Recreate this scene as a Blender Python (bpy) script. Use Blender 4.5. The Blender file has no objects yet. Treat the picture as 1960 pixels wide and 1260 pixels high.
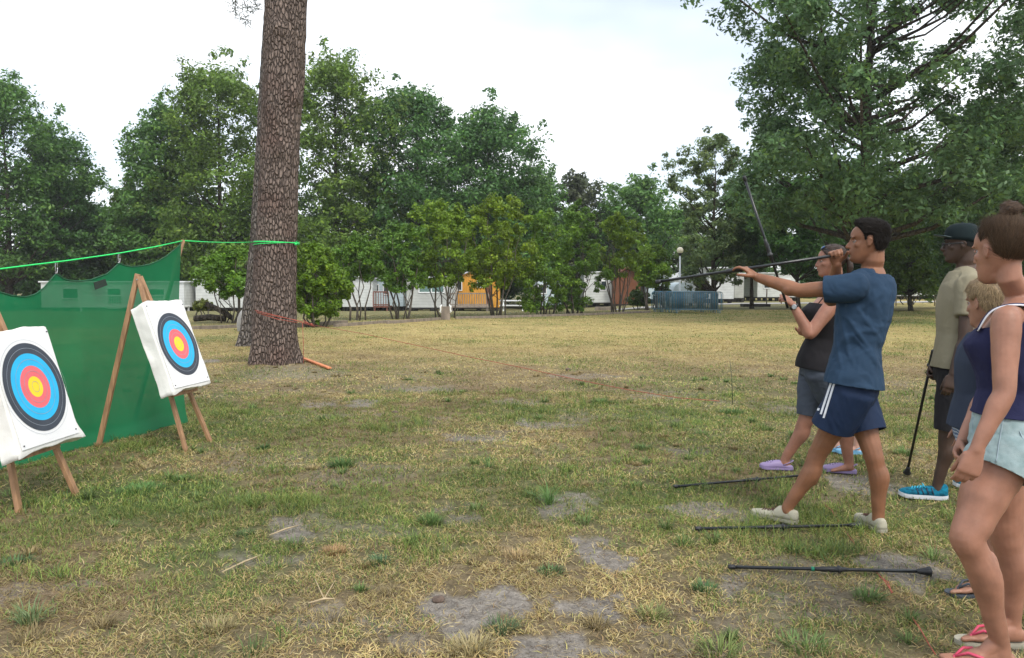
import bpy, bmesh, math, random
import numpy as np
from mathutils import Vector, Matrix, noise as mnoise
from mathutils.bvhtree import BVHTree

# ------------------------------------------------------------------ camera, world, sun, exposure
scn = bpy.context.scene
COL = scn.collection
FPX, CX, CY, HOR, CAMH = 1524.0, 980.0, 630.0, 544.0, 1.42
PITCH = math.atan((CY - HOR) / FPX)
cam_d = bpy.data.cameras.new('camera')
cam_d.sensor_width = 36.0
cam_d.lens = 36.0 * FPX / 1960.0
cam_d.clip_end = 3000
cam_d.clip_start = 0.05
cam = bpy.data.objects.new('camera', cam_d)
cam.location = (0, 0, CAMH)
cam.rotation_euler = (math.pi / 2 - PITCH, 0, 0)
COL.objects.link(cam)
scn.camera = cam

SUN_EL, SUN_AZ = math.radians(50), math.radians(152)      # azimuth from +Y, clockwise positive
world = bpy.data.worlds.new('World')
scn.world = world
world.use_nodes = True
wn, wl = world.node_tree.nodes, world.node_tree.links
wn.clear()
w_out = wn.new('ShaderNodeOutputWorld')
w_bg = wn.new('ShaderNodeBackground')
w_sky = wn.new('ShaderNodeTexSky')
w_sky.sky_type = 'NISHITA'
w_sky.sun_disc = False
w_sky.sun_elevation = SUN_EL
w_sky.sun_rotation = SUN_AZ
w_tc = wn.new('ShaderNodeTexCoord')
w_map = wn.new('ShaderNodeMapping')
w_map.inputs['Scale'].default_value = (1.0, 1.0, 2.6)
w_map.inputs['Location'].default_value = (1.45, 0.6, 0.1)
w_noise = wn.new('ShaderNodeTexNoise')
w_noise.inputs['Scale'].default_value = 1.7
w_noise.inputs['Detail'].default_value = 4
w_noise.inputs['Roughness'].default_value = 0.45
w_ramp = wn.new('ShaderNodeValToRGB')
w_ramp.color_ramp.elements[0].position = 0.36
w_ramp.color_ramp.elements[0].color = (0.38, 0.38, 0.38, 1)
w_ramp.color_ramp.elements[1].position = 0.60
w_ramp.color_ramp.elements[1].color = (1, 1, 1, 1)
w_mix = wn.new('ShaderNodeMixRGB')
w_mix.inputs['Color2'].default_value = (9.0, 9.25, 9.6, 1)       # cloud layer, in the sky texture's own units
wl.new(w_tc.outputs['Generated'], w_map.inputs['Vector'])
wl.new(w_map.outputs['Vector'], w_noise.inputs['Vector'])
wl.new(w_noise.outputs['Fac'], w_ramp.inputs['Fac'])
wl.new(w_ramp.outputs['Color'], w_mix.inputs['Fac'])
wl.new(w_sky.outputs['Color'], w_mix.inputs['Color1'])
wl.new(w_mix.outputs['Color'], w_bg.inputs['Color'])
w_bg.inputs['Strength'].default_value = 0.1
wl.new(w_bg.outputs['Background'], w_out.inputs['Surface'])

sun_d = bpy.data.lights.new('sun', 'SUN')
sun_d.energy = 1.5
sun_d.angle = math.radians(20)
sun_d.color = (1.0, 0.95, 0.87)
sun = bpy.data.objects.new('sun', sun_d)
sdir = Vector((math.sin(SUN_AZ) * math.cos(SUN_EL), math.cos(SUN_AZ) * math.cos(SUN_EL), math.sin(SUN_EL)))
sun.rotation_euler = sdir.to_track_quat('Z', 'Y').to_euler()
sun.location = (0, 0, 40)
COL.objects.link(sun)

scn.view_settings.view_transform = 'Standard'
scn.view_settings.look = 'None'
scn.view_settings.gamma = 1.0
scn.view_settings.exposure = 0.84
scn.render.engine = 'CYCLES'
scn.cycles.max_bounces = 6
scn.cycles.transparent_max_bounces = 12
scn.cycles.use_denoising = True

# ------------------------------------------------------------------ measuring helpers
cp, sp_ = math.cos(PITCH), math.sin(PITCH)
CAMP = Vector((0, 0, CAMH))
def ray(px, py):
    u, v = (px - CX) / FPX, -(py - CY) / FPX
    return Vector((u, cp + v * sp_, v * cp - sp_))
def P(px, py, Y):
    d = ray(px, py)
    return CAMP + d * (Y / d.y)
def G(px, py, z=0.0):
    d = ray(px, py)
    return CAMP + d * ((z - CAMH) / d.z)
def PX(px, Y, z=0.0):
    d = ray(px, HOR)
    return Vector((d.x / d.y * Y, Y, z))
def ZT(py, Y):
    return P(CX, py, Y).z
def smooth(a, b, x):
    t = np.clip((x - a) / (b - a), 0, 1)
    return t * t * (3 - 2 * t)

# vectorised value noise
def _hash(ix, iy, iz):
    h = (ix.astype(np.int64) * 374761393 + iy.astype(np.int64) * 668265263 + iz.astype(np.int64) * 2147483647) & 0xffffffff
    h = ((h ^ (h >> 13)) * 1274126177) & 0xffffffff
    h = (h ^ (h >> 16)) & 0xffffffff
    return h.astype(np.float64) / 4294967295.0
def vnoise(x, y, z=None):
    x = np.asarray(x, float); y = np.asarray(y, float)
    z = np.zeros_like(x) if z is None else np.asarray(z, float)
    ix, iy, iz = np.floor(x), np.floor(y), np.floor(z)
    fx, fy, fz = x - ix, y - iy, z - iz
    fx, fy, fz = fx * fx * (3 - 2 * fx), fy * fy * (3 - 2 * fy), fz * fz * (3 - 2 * fz)
    r = 0
    for a in (0, 1):
        wa = fx if a else 1 - fx
        for b in (0, 1):
            wb = fy if b else 1 - fy
            for c in (0, 1):
                wc = fz if c else 1 - fz
                r = r + wa * wb * wc * _hash(ix + a, iy + b, iz + c)
    return r
def fbm(x, y, z=None, oct=4, lac=2.03, gain=0.5):
    s, a, t = 0, 1, 0
    f = 1.0
    for k in range(oct):
        s = s + a * vnoise(x * f + 17.3 * k, y * f - 9.1 * k, None if z is None else z * f + 3.7 * k)
        t += a; a *= gain; f *= lac
    return s / t

PINE = PX(527, 13.6)
def gz(x, y):
    x = np.asarray(x, float); y = np.asarray(y, float)
    z = -0.6 * smooth(40, 58, y) * (1 - smooth(2, 14, x))
    z = z + (fbm(x * 0.35, y * 0.35, oct=2) - 0.5) * 0.05 * smooth(8, 16, np.hypot(x, y))
    z = z + (fbm(x * 1.7 + 5, y * 1.7, oct=3) - 0.5) * 0.03
    d = np.hypot(x - PINE.x, y - PINE.y)
    z = z + 0.10 * np.exp(-(d / 0.9) ** 2)
    return z
def gzf(x, y):
    return float(gz(np.array([x]), np.array([y]))[0])
def on_ground(v, dz=0.0):
    return Vector((v[0], v[1], gzf(v[0], v[1]) + dz))

# ------------------------------------------------------------------ object helpers
def link(o, parent=None):
    COL.objects.link(o)
    if parent is not None:
        o.parent = parent
        o.matrix_parent_inverse = Matrix.Translation(parent.location).inverted() if parent.type == 'EMPTY' else Matrix.Identity(4)
    return o
def tag(o, label=None, cat=None, group=None, kind=None):
    if label: o['label'] = label
    if cat: o['category'] = cat
    if group: o['group'] = group
    if kind: o['kind'] = kind
    return o
def thing(name, loc, label, cat, group=None):
    o = bpy.data.objects.new(name, None)
    o.empty_display_size = 0.1
    o.location = loc
    COL.objects.link(o)
    return tag(o, label, cat, group)

def frame_of(d, up=Vector((0, 0, 1))):
    d = Vector(d).normalized()
    if abs(d.dot(up)) > 0.97:
        up = Vector((1, 0, 0)) if abs(d.x) < 0.9 else Vector((0, 1, 0))
    a = up.cross(d).normalized()
    b = d.cross(a).normalized()
    return a, b

class MB:
    """collects shapes into one mesh"""
    def __init__(self):
        self.v, self.f, self.m = [], [], []
        self.mi = 0
    def add(self, vs, fs):
        n = len(self.v)
        self.v.extend([tuple(v) for v in vs])
        for f in fs:
            self.f.append([i + n for i in f]); self.m.append(self.mi)
    def box(self, c, s, rot=None, bev=0.0):
        c = Vector(c); h = Vector(s) / 2
        R = rot if rot is not None else Matrix.Identity(3)
        if bev <= 0:
            vs = [c + R @ Vector((x * h.x, y * h.y, z * h.z)) for x in (-1, 1) for y in (-1, 1) for z in (-1, 1)]
            self.add(vs, [(0, 1, 3, 2), (4, 6, 7, 5), (0, 4, 5, 1), (2, 3, 7, 6), (0, 2, 6, 4), (1, 5, 7, 3)])
        else:
            b = min(bev, min(h) * 0.9)
            bm = bmesh.new()
            bmesh.ops.create_cube(bm, size=1.0)
            for v in bm.verts: v.co = Vector((v.co.x * s[0], v.co.y * s[1], v.co.z * s[2]))
            bmesh.ops.bevel(bm, geom=list(bm.edges), offset=b, segments=2, affect='EDGES', profile=0.6)
            bm.verts.index_update()
            self.add([c + R @ v.co for v in bm.verts], [[v.index for v in f.verts] for f in bm.faces])
            bm.free()
        return self
    def bar(self, a, b, w, h=None, up=Vector((0, 0, 1)), bev=0.0):
        a, b = Vector(a), Vector(b); d = b - a
        x, y = frame_of(d, up)
        R = Matrix((x, y, d.normalized())).transposed()
        return self.box((a + b) / 2, (w, h or w, d.length), R, bev)
    def loft(self, rings, cap=True, closed=False):
        n = len(rings[0]); base = len(self.v); fs = []
        for r in rings: self.v.extend([tuple(p) for p in r])
        k = len(rings)
        for i in range(k if closed else k - 1):
            j = (i + 1) % k
            for q in range(n):
                fs.append([base + i * n + q, base + i * n + (q + 1) % n, base + j * n + (q + 1) % n, base + j * n + q])
        if cap and not closed:
            fs.append([base + q for q in range(n)][::-1])
            fs.append([base + (k - 1) * n + q for q in range(n)])
        for f in fs: self.f.append(f); self.m.append(self.mi)
        return self
    def tube(self, pts, radii, seg=10, up=Vector((0, 0, 1)), flat=1.0, cap=True, wob=0.0):
        pts = [Vector(p) for p in pts]
        if not hasattr(radii, '__len__'): radii = [radii] * len(pts)
        rings = []; a = None
        for i, p in enumerate(pts):
            d = (pts[min(i + 1, len(pts) - 1)] - pts[max(i - 1, 0)])
            if d.length < 1e-9: d = Vector((0, 0, 1))
            d.normalize()
            if a is None: a, b = frame_of(d, up)
            else:
                a = (a - d * a.dot(d)).normalized(); b = d.cross(a).normalized()
            r = radii[i]
            rings.append([p + (a * math.cos(t) + b * math.sin(t) * flat) * r * (1 + (random.uniform(-wob, wob) if wob else 0)) for t in [2 * math.pi * q / seg for q in range(seg)]])
        return self.loft(rings, cap)
    def ell(self, c, r, R=None, nu=14, nv=9):
        c = Vector(c)
        if not hasattr(r, '__len__'): r = (r, r, r)
        R = R or Matrix.Identity(3)
        rings = []
        for i in range(nv + 1):
            t = math.pi * (0.02 + 0.96 * i / nv)
            rings.append([c + R @ Vector((r[0] * math.sin(t) * math.cos(2 * math.pi * q / nu), r[1] * math.sin(t) * math.sin(2 * math.pi * q / nu), -r[2] * math.cos(t))) for q in range(nu)])
        return self.loft(rings)
    def build(self, name, mat, parent=None, smooth_=False, origin=None):
        me = bpy.data.meshes.new(name)
        o = bpy.data.objects.new(name, me)
        off = Vector((0, 0, 0))
        if origin is not None: off = Vector(origin)
        elif parent is None and self.v:
            arr = np.array(self.v); off = Vector((arr[:, 0].mean(), arr[:, 1].mean(), arr[:, 2].min()))
        me.from_pydata([tuple(Vector(v) - off) for v in self.v], [], self.f)
        o.location = off
        mats = mat if isinstance(mat, (list, tuple)) else [mat]
        for m in mats: me.materials.append(m)
        if len(mats) > 1: me.polygons.foreach_set('material_index', self.m)
        if smooth_: me.polygons.foreach_set('use_smooth', [True] * len(me.polygons))
        me.update()
        return link(o, parent)

def np_mesh(name, verts, faces_flat, loop_tot, mat, parent=None, cols=None, smooth_=False):
    """fast mesh from numpy arrays; faces all of loop_tot vertices"""
    me = bpy.data.meshes.new(name)
    nv, nl = len(verts), len(faces_flat)
    nf = nl // loop_tot
    me.vertices.add(nv); me.vertices.foreach_set('co', verts.astype(np.float32).ravel())
    me.loops.add(nl); me.loops.foreach_set('vertex_index', faces_flat.astype(np.int32))
    me.polygons.add(nf)
    me.polygons.foreach_set('loop_start', np.arange(0, nl, loop_tot, dtype=np.int32))
    if smooth_: me.polygons.foreach_set('use_smooth', np.ones(nf, bool))
    me.materials.append(mat)
    if cols is not None:
        at = me.color_attributes.new('Col', 'FLOAT_COLOR', 'POINT')
        c4 = np.ones((nv, 4), np.float32); c4[:, :3] = cols
        at.data.foreach_set('color', c4.ravel())
    me.update(calc_edges=True); me.validate()
    o = bpy.data.objects.new(name, me)
    return link(o, parent)

# ------------------------------------------------------------------ materials
def mat_base(name):
    m = bpy.data.materials.new(name); m.use_nodes = True
    return m, m.node_tree.nodes, m.node_tree.links, m.node_tree.nodes['Principled BSDF']
def material(name, col, rough=0.6, var=0.12, scale=8.0, bump=0.0, bscale=40.0, metal=0.0, spec=0.5, sss=0.0, stretch=(1, 1, 1), col2=None, detail=5, bdist=0.01, sheen=0.0):
    m, n, l, b = mat_base(name)
    tc = n.new('ShaderNodeTexCoord'); mp = n.new('ShaderNodeMapping')
    mp.inputs['Scale'].default_value = stretch
    l.new(tc.outputs['Object'], mp.inputs['Vector'])
    no = n.new('ShaderNodeTexNoise'); no.inputs['Scale'].default_value = scale; no.inputs['Detail'].default_value = detail
    l.new(mp.outputs['Vector'], no.inputs['Vector'])
    r = n.new('ShaderNodeValToRGB')
    c = np.array(col)
    lo = c * (1 - var) if col2 is None else np.array(col2)
    hi = np.minimum(c * (1 + var), 0.95)
    r.color_ramp.elements[0].position = 0.32; r.color_ramp.elements[0].color = (*lo, 1)
    r.color_ramp.elements[1].position = 0.68; r.color_ramp.elements[1].color = (*hi, 1)
    l.new(no.outputs['Fac'], r.inputs['Fac']); l.new(r.outputs['Color'], b.inputs['Base Color'])
    b.inputs['Roughness'].default_value = rough
    b.inputs['Metallic'].default_value = metal
    b.inputs['Specular IOR Level'].default_value = spec
    if sss:
        b.inputs['Subsurface Weight'].default_value = sss
        b.inputs['Subsurface Radius'].default_value = (0.012, 0.005, 0.003)
        b.inputs['Subsurface Scale'].default_value = 0.6
    if sheen: b.inputs['Sheen Weight'].default_value = sheen
    if bump:
        n2 = n.new('ShaderNodeTexNoise'); n2.inputs['Scale'].default_value = bscale; n2.inputs['Detail'].default_value = 6
        l.new(mp.outputs['Vector'], n2.inputs['Vector'])
        bp = n.new('ShaderNodeBump'); bp.inputs['Strength'].default_value = bump; bp.inputs['Distance'].default_value = bdist
        l.new(n2.outputs['Fac'], bp.inputs['Height']); l.new(bp.outputs['Normal'], b.inputs['Normal'])
    return m
def mat_leaf(name, trans=0.3, rough=0.5, mult=1.0):
    m, n, l, b = mat_base(name)
    a = n.new('ShaderNodeAttribute'); a.attribute_name = 'Col'
    l.new(a.outputs['Color'], b.inputs['Base Color'])
    b.inputs['Roughness'].default_value = rough
    b.inputs['Specular IOR Level'].default_value = 0.35
    t = n.new('ShaderNodeBsdfTranslucent'); l.new(a.outputs['Color'], t.inputs['Color'])
    mx = n.new('ShaderNodeMixShader'); mx.inputs['Fac'].default_value = trans
    l.new(b.outputs['BSDF'], mx.inputs[1]); l.new(t.outputs['BSDF'], mx.inputs[2])
    l.new(mx.outputs['Shader'], n['Material Output'].inputs['Surface'])
    return m
def mat_ground():
    m, n, l, b = mat_base('ground')
    a = n.new('ShaderNodeAttribute'); a.attribute_name = 'Col'
    tc = n.new('ShaderNodeTexCoord')
    def nz(s, d=6, rgh=0.6, stretch=None):
        q = n.new('ShaderNodeTexNoise'); q.inputs['Scale'].default_value = s; q.inputs['Detail'].default_value = d; q.inputs['Roughness'].default_value = rgh
        if stretch:
            mp = n.new('ShaderNodeMapping'); mp.inputs['Scale'].default_value = stretch
            l.new(tc.outputs['Object'], mp.inputs['Vector']); l.new(mp.outputs['Vector'], q.inputs['Vector'])
        else: l.new(tc.outputs['Object'], q.inputs['Vector'])
        return q
    n1, n2, n3 = nz(1.1), nz(13, 9, 0.78), nz(90, 5, .7)
    def mr(src, lo, hi, p0=0.3, p1=0.7):
        r = n.new('ShaderNodeMapRange'); r.inputs['From Min'].default_value = p0; r.inputs['From Max'].default_value = p1
        r.inputs['To Min'].default_value = lo; r.inputs['To Max'].default_value = hi
        l.new(src.outputs['Fac'], r.inputs['Value']); return r
    def mul(c, f):
        x = n.new('ShaderNodeVectorMath'); x.operation = 'SCALE'
        l.new(c, x.inputs[0]); l.new(f.outputs['Result'], x.inputs['Scale']); return x.outputs['Vector']
    c = mul(a.outputs['Color'], mr(n1, 0.82, 1.2)); c = mul(c, mr(n2, 0.55, 1.40, .35, .65)); c = mul(c, mr(n3, 0.68, 1.28))
    l.new(c, b.inputs['Base Color'])
    b.inputs['Roughness'].default_value = 0.95; b.inputs['Specular IOR Level'].default_value = 0.15
    ad = n.new('ShaderNodeMath'); ad.operation = 'ADD'
    l.new(n2.outputs['Fac'], ad.inputs[0])
    sc = n.new('ShaderNodeMath'); sc.operation = 'MULTIPLY'; sc.inputs[1].default_value = 0.35
    l.new(n3.outputs['Fac'], sc.inputs[0]); l.new(sc.outputs[0], ad.inputs[1])
    bp = n.new('ShaderNodeBump'); bp.inputs['Strength'].default_value = 0.8; bp.inputs['Distance'].default_value = 0.025
    l.new(ad.outputs[0], bp.inputs['Height']); l.new(bp.outputs['Normal'], b.inputs['Normal'])
    return m
def mat_bark(name, c1, c2, c3=None, vs=9.0, bump=1.0, dist=0.05):
    m, n, l, b = mat_base(name)
    tc = n.new('ShaderNodeTexCoord'); mp = n.new('ShaderNodeMapping'); mp.inputs['Scale'].default_value = (1, 1, 0.36)
    l.new(tc.outputs['Object'], mp.inputs['Vector'])
    wn_ = n.new('ShaderNodeTexNoise'); wn_.inputs['Scale'].default_value = 7; wn_.inputs['Detail'].default_value = 6
    l.new(mp.outputs['Vector'], wn_.inputs['Vector'])
    ad = n.new('ShaderNodeVectorMath'); ad.operation = 'MULTIPLY_ADD'
    l.new(wn_.outputs['Color'], ad.inputs[0]); ad.inputs[1].default_value = (0.035, 0.035, 0.05); l.new(mp.outputs['Vector'], ad.inputs[2])
    vo = n.new('ShaderNodeTexVoronoi'); vo.feature = 'DISTANCE_TO_EDGE'; vo.inputs['Scale'].default_value = vs
    l.new(ad.outputs['Vector'], vo.inputs['Vector'])
    r = n.new('ShaderNodeValToRGB')
    r.color_ramp.elements[0].position = 0.0; r.color_ramp.elements[0].color = (*c1, 1)
    r.color_ramp.elements[1].position = 0.12; r.color_ramp.elements[1].color = (*c2, 1)
    l.new(vo.outputs['Distance'], r.inputs['Fac'])
    n2 = n.new('ShaderNodeTexNoise'); n2.inputs['Scale'].default_value = 40; n2.inputs['Detail'].default_value = 6
    l.new(mp.outputs['Vector'], n2.inputs['Vector'])
    mr = n.new('ShaderNodeMapRange'); mr.inputs['From Min'].default_value = 0.3; mr.inputs['From Max'].default_value = 0.7; mr.inputs['To Min'].default_value = 0.65; mr.inputs['To Max'].default_value = 1.35
    l.new(n2.outputs['Fac'], mr.inputs['Value'])
    x = n.new('ShaderNodeVectorMath'); x.operation = 'SCALE'; l.new(r.outputs['Color'], x.inputs[0]); l.new(mr.outputs['Result'], x.inputs['Scale'])
    colo = x.outputs['Vector']
    if c3 is not None:
        n3 = n.new('ShaderNodeTexNoise'); n3.inputs['Scale'].default_value = 1.3; n3.inputs['Detail'].default_value = 5
        l.new(tc.outputs['Object'], n3.inputs['Vector'])
        r3 = n.new('ShaderNodeValToRGB'); r3.color_ramp.elements[0].position = 0.5; r3.color_ramp.elements[1].position = 0.66
        l.new(n3.outputs['Fac'], r3.inputs['Fac'])
        mx = n.new('ShaderNodeMixRGB'); mx.blend_type = 'MULTIPLY'
        mx.inputs['Color2'].default_value = (*c3, 1)
        l.new(r3.outputs['Color'], mx.inputs['Fac']); l.new(colo, mx.inputs['Color1']); colo = mx.outputs['Color']
    l.new(colo, b.inputs['Base Color'])
    b.inputs['Roughness'].default_value = 0.92; b.inputs['Specular IOR Level'].default_value = 0.2
    r2 = n.new('ShaderNodeMapRange'); r2.inputs['From Max'].default_value = 0.2
    l.new(vo.outputs['Distance'], r2.inputs['Value'])
    a2 = n.new('ShaderNodeMath'); a2.operation = 'MULTIPLY_ADD'; a2.inputs[1].default_value = 0.5
    l.new(n2.outputs['Fac'], a2.inputs[0]); l.new(r2.outputs['Result'], a2.inputs[2])
    bp = n.new('ShaderNodeBump'); bp.inputs['Strength'].default_value = bump; bp.inputs['Distance'].default_value = dist
    l.new(a2.outputs[0], bp.inputs['Height']); l.new(bp.outputs['Normal'], b.inputs['Normal'])
    return m
def mat_cladding(name, col, pitch=0.2, rough=0.5, vertical=False, dark=0.6):
    """boards: thin darker joints every pitch metres"""
    m, n, l, b = mat_base(name)
    tc = n.new('ShaderNodeTexCoord'); sx = n.new('ShaderNodeSeparateXYZ'); l.new(tc.outputs['Object'], sx.inputs[0])
    if vertical:
        q = n.new('ShaderNodeMath'); q.operation = 'ADD'; l.new(sx.outputs['X'], q.inputs[0]); l.new(sx.outputs['Y'], q.inputs[1]); src = q.outputs[0]
    else: src = sx.outputs['Z']
    d = n.new('ShaderNodeMath'); d.operation = 'DIVIDE'; d.inputs[1].default_value = pitch; l.new(src, d.inputs[0])
    fr = n.new('ShaderNodeMath'); fr.operation = 'FRACT'; l.new(d.outputs[0], fr.inputs[0])
    r = n.new('ShaderNodeValToRGB')
    c = np.array(col)
    r.color_ramp.elements[0].position = 0.0; r.color_ramp.elements[0].color = (*(c * dark), 1)
    r.color_ramp.elements[1].position = 0.14; r.color_ramp.elements[1].color = (*c, 1)
    l.new(fr.outputs[0], r.inputs['Fac'])
    no = n.new('ShaderNodeTexNoise'); no.inputs['Scale'].default_value = 2.5; no.inputs['Detail'].default_value = 6; l.new(tc.outputs['Object'], no.inputs['Vector'])
    mr = n.new('ShaderNodeMapRange'); mr.inputs['From Min'].default_value = 0.3; mr.inputs['From Max'].default_value = 0.7; mr.inputs['To Min'].default_value = 0.85; mr.inputs['To Max'].default_value = 1.05
    l.new(no.outputs['Fac'], mr.inputs['Value'])
    x = n.new('ShaderNodeVectorMath'); x.operation = 'SCALE'; l.new(r.outputs['Color'], x.inputs[0]); l.new(mr.outputs['Result'], x.inputs['Scale'])
    l.new(x.outputs['Vector'], b.inputs['Base Color']); b.inputs['Roughness'].default_value = rough
    bp = n.new('ShaderNodeBump'); bp.inputs['Strength'].default_value = 0.6; bp.inputs['Distance'].default_value = 0.02
    l.new(fr.outputs[0], bp.inputs['Height']); l.new(bp.outputs['Normal'], b.inputs['Normal'])
    return m
# ------------------------------------------------------------------ ground
rng = np.random.default_rng(7)
# bare sandy patches, measured on the ground: pixel centre, half sizes in pixels, strength
PATCH = []
for (px, py, rx, ry, k) in [(935, 1160, 100, 38, 1), (1162, 1066, 52, 28, 1), (1150, 1172, 74, 24, 1), (1062, 1250, 80, 22, 1),
        (1350, 982, 85, 17, .8), (1095, 965, 40, 22, .8), (545, 1004, 36, 16, .9), (1405, 1112, 52, 18, .85), (1335, 1165, 32, 12, .8),
        (1640, 925, 52, 18, .8), (1730, 1088, 70, 22, .9), (1050, 812, 52, 10, .8), (905, 838, 60, 9, .75), (700, 772, 34, 6, .8),
        (600, 775, 28, 5, .7), (820, 745, 40, 6, .6), (990, 770, 40, 7, .6), (1320, 862, 40, 8, .6), (120, 1130, 70, 18, .55),
        (500, 1075, 60, 18, .5), (850, 985, 40, 10, .6), (1500, 785, 40, 6, .6), (395, 692, 16, 4, .9), (1560, 1170, 60, 14, .5),
        (760, 1215, 60, 20, .5), (600, 1180, 70, 22, .45), (1120, 720, 60, 5, .5), (1260, 760, 60, 6, .5), (640, 905, 40, 9, .4), (1930, 1230, 60, 25, .8), (560, 715, 90, 10, .35)]:
    c = G(px, py); ex = abs(G(px + rx, py).x - c.x); ey = abs(G(px, py - ry).y - G(px, py + ry).y) / 2
    PATCH.append((c.x, c.y, ex, ey, k))
# greener areas
GREEN = []
for (px, py, rx, ry, k) in [(240, 960, 170, 45, .8), (90, 1010, 200, 60, .5), (560, 820, 200, 50, .45), (480, 800, 90, 20, .5), (1050, 900, 200, 40, .45), (450, 950, 150, 30, .3),
        (260, 1080, 200, 40, .35), (1320, 800, 180, 30, .4), (700, 960, 180, 50, .35), (1500, 870, 150, 30, .3), (1550, 1190, 200, 40, .25), (380, 650, 60, 10, .5), (1600, 600, 400, 8, .5), (600, 632, 150, 6, .5), (1000, 606, 300, 4, .5), (1100, 655, 250, 8, .2), (1800, 620, 150, 12, .6)]:
    c = G(px, py); ex = abs(G(px + rx, py).x - c.x); ey = abs(G(px, py - ry).y - G(px, py + ry).y) / 2
    GREEN.append((c.x, c.y, ex, ey, k))

def fields(x, y):
    """bare (0..1), green (0..1), brown (0..1) over the lawn"""
    wx = x + (fbm(x * 3.3, y * 3.3, oct=4, gain=.65) - .5) * 0.55; wy = y + (fbm(x * 3.3 + 40, y * 3.3, oct=4, gain=.65) - .5) * 0.65
    bare = np.zeros_like(x)
    for (cx, cy, ex, ey, k) in PATCH:
        d = np.sqrt(((wx - cx) / ex) ** 2 + ((wy - cy) / ey) ** 2)
        bare = np.maximum(bare, k * (1 - smooth(0.88, 1.22, d)))
    nb = fbm(x * 1.3 + 3, y * 1.3 + 8, oct=4)
    bare = np.maximum(bare, 0.30 * smooth(0.60, 0.72, nb) * (1 - smooth(9, 16, y)))
    green = np.zeros_like(x)
    for (cx, cy, ex, ey, k) in GREEN:
        d = ((wx - cx) / ex) ** 2 + ((wy - cy) / ey) ** 2
        green = np.maximum(green, k * np.exp(-d * 0.7))
    r = np.hypot(x, y)
    n1 = fbm(x * 0.8 + 11, y * 0.8 - 4, oct=4); n2 = fbm(x * 3.1, y * 3.1 + 9, oct=3)
    mid = smooth(3.6, 4.6, y) * (1 - smooth(9.5, 14, y))
    green = np.clip(green + 0.09 + 0.24 * mid + (n1 - .5) * 1.1 + (n2 - .5) * 0.6, 0, 1)
    green = green * (1 - 0.25 * smooth(12, 15, y) * (1 - smooth(24, 30, y)))
    brown = np.clip((fbm(x * 1.1 - 7, y * 1.1 + 2, oct=4) - .47) * 5, 0, 1) * (1 - smooth(14, 20, y))
    return bare, green, brown

C_SAND = np.array([.245, .220, .190]); C_STRAW = np.array([.385, .305, .125]); C_GREEN = np.array([.155, .185, .06]); C_BROWN = np.array([.205, .135, .08]); C_SOIL = np.array([.135, .105, .07])
def ground_cols(x, y):
    bare, green, brown = fields(x, y)
    far = smooth(9, 22, y)[:, None]
    b, g, w = bare[:, None], green[:, None], brown[:, None]
    near = (C_SOIL * .95 + C_STRAW * .16) * (1 - g) + np.array([.085, .11, .035]) * g
    farc = C_STRAW * (1 - g) + C_GREEN * g
    c = near * (1 - far) + farc * far
    c = c * (1 - w * .45) + C_BROWN * w * .45
    c = c * (1 - b) + C_SAND * b
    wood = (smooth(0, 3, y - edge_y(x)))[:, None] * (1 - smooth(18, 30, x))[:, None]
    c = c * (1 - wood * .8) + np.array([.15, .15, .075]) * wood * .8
    return c
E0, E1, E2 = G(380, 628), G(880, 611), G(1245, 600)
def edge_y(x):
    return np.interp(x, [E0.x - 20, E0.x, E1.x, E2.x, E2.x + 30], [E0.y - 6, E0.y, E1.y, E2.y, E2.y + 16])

NR, NA = 430, 900
rr = 0.35 * (900 / 0.35) ** (np.arange(NR) / (NR - 1)); aa = np.arange(NA) * 2 * np.pi / NA
Rg, Ag = np.meshgrid(rr, aa, indexing='ij')
gx, gy = (Rg * np.sin(Ag)).ravel(), (Rg * np.cos(Ag)).ravel()
gv = np.stack([gx, gy, gz(gx, gy)], 1)
gv = np.vstack([gv, [[0, 0, gzf(0, 0)]]])
i = np.arange(NR - 1)[:, None]; j = np.arange(NA)[None, :]
quads = np.stack([i * NA + j, i * NA + (j + 1) % NA, (i + 1) * NA + (j + 1) % NA, (i + 1) * NA + j], -1).reshape(-1)
ground = np_mesh('ground', gv, quads[::-1].copy(), 4, mat_ground(), cols=ground_cols(gv[:, 0], gv[:, 1]), smooth_=True)
tag(ground, 'dry yellowing lawn with bare sandy patches', None, None, 'structure')

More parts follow.
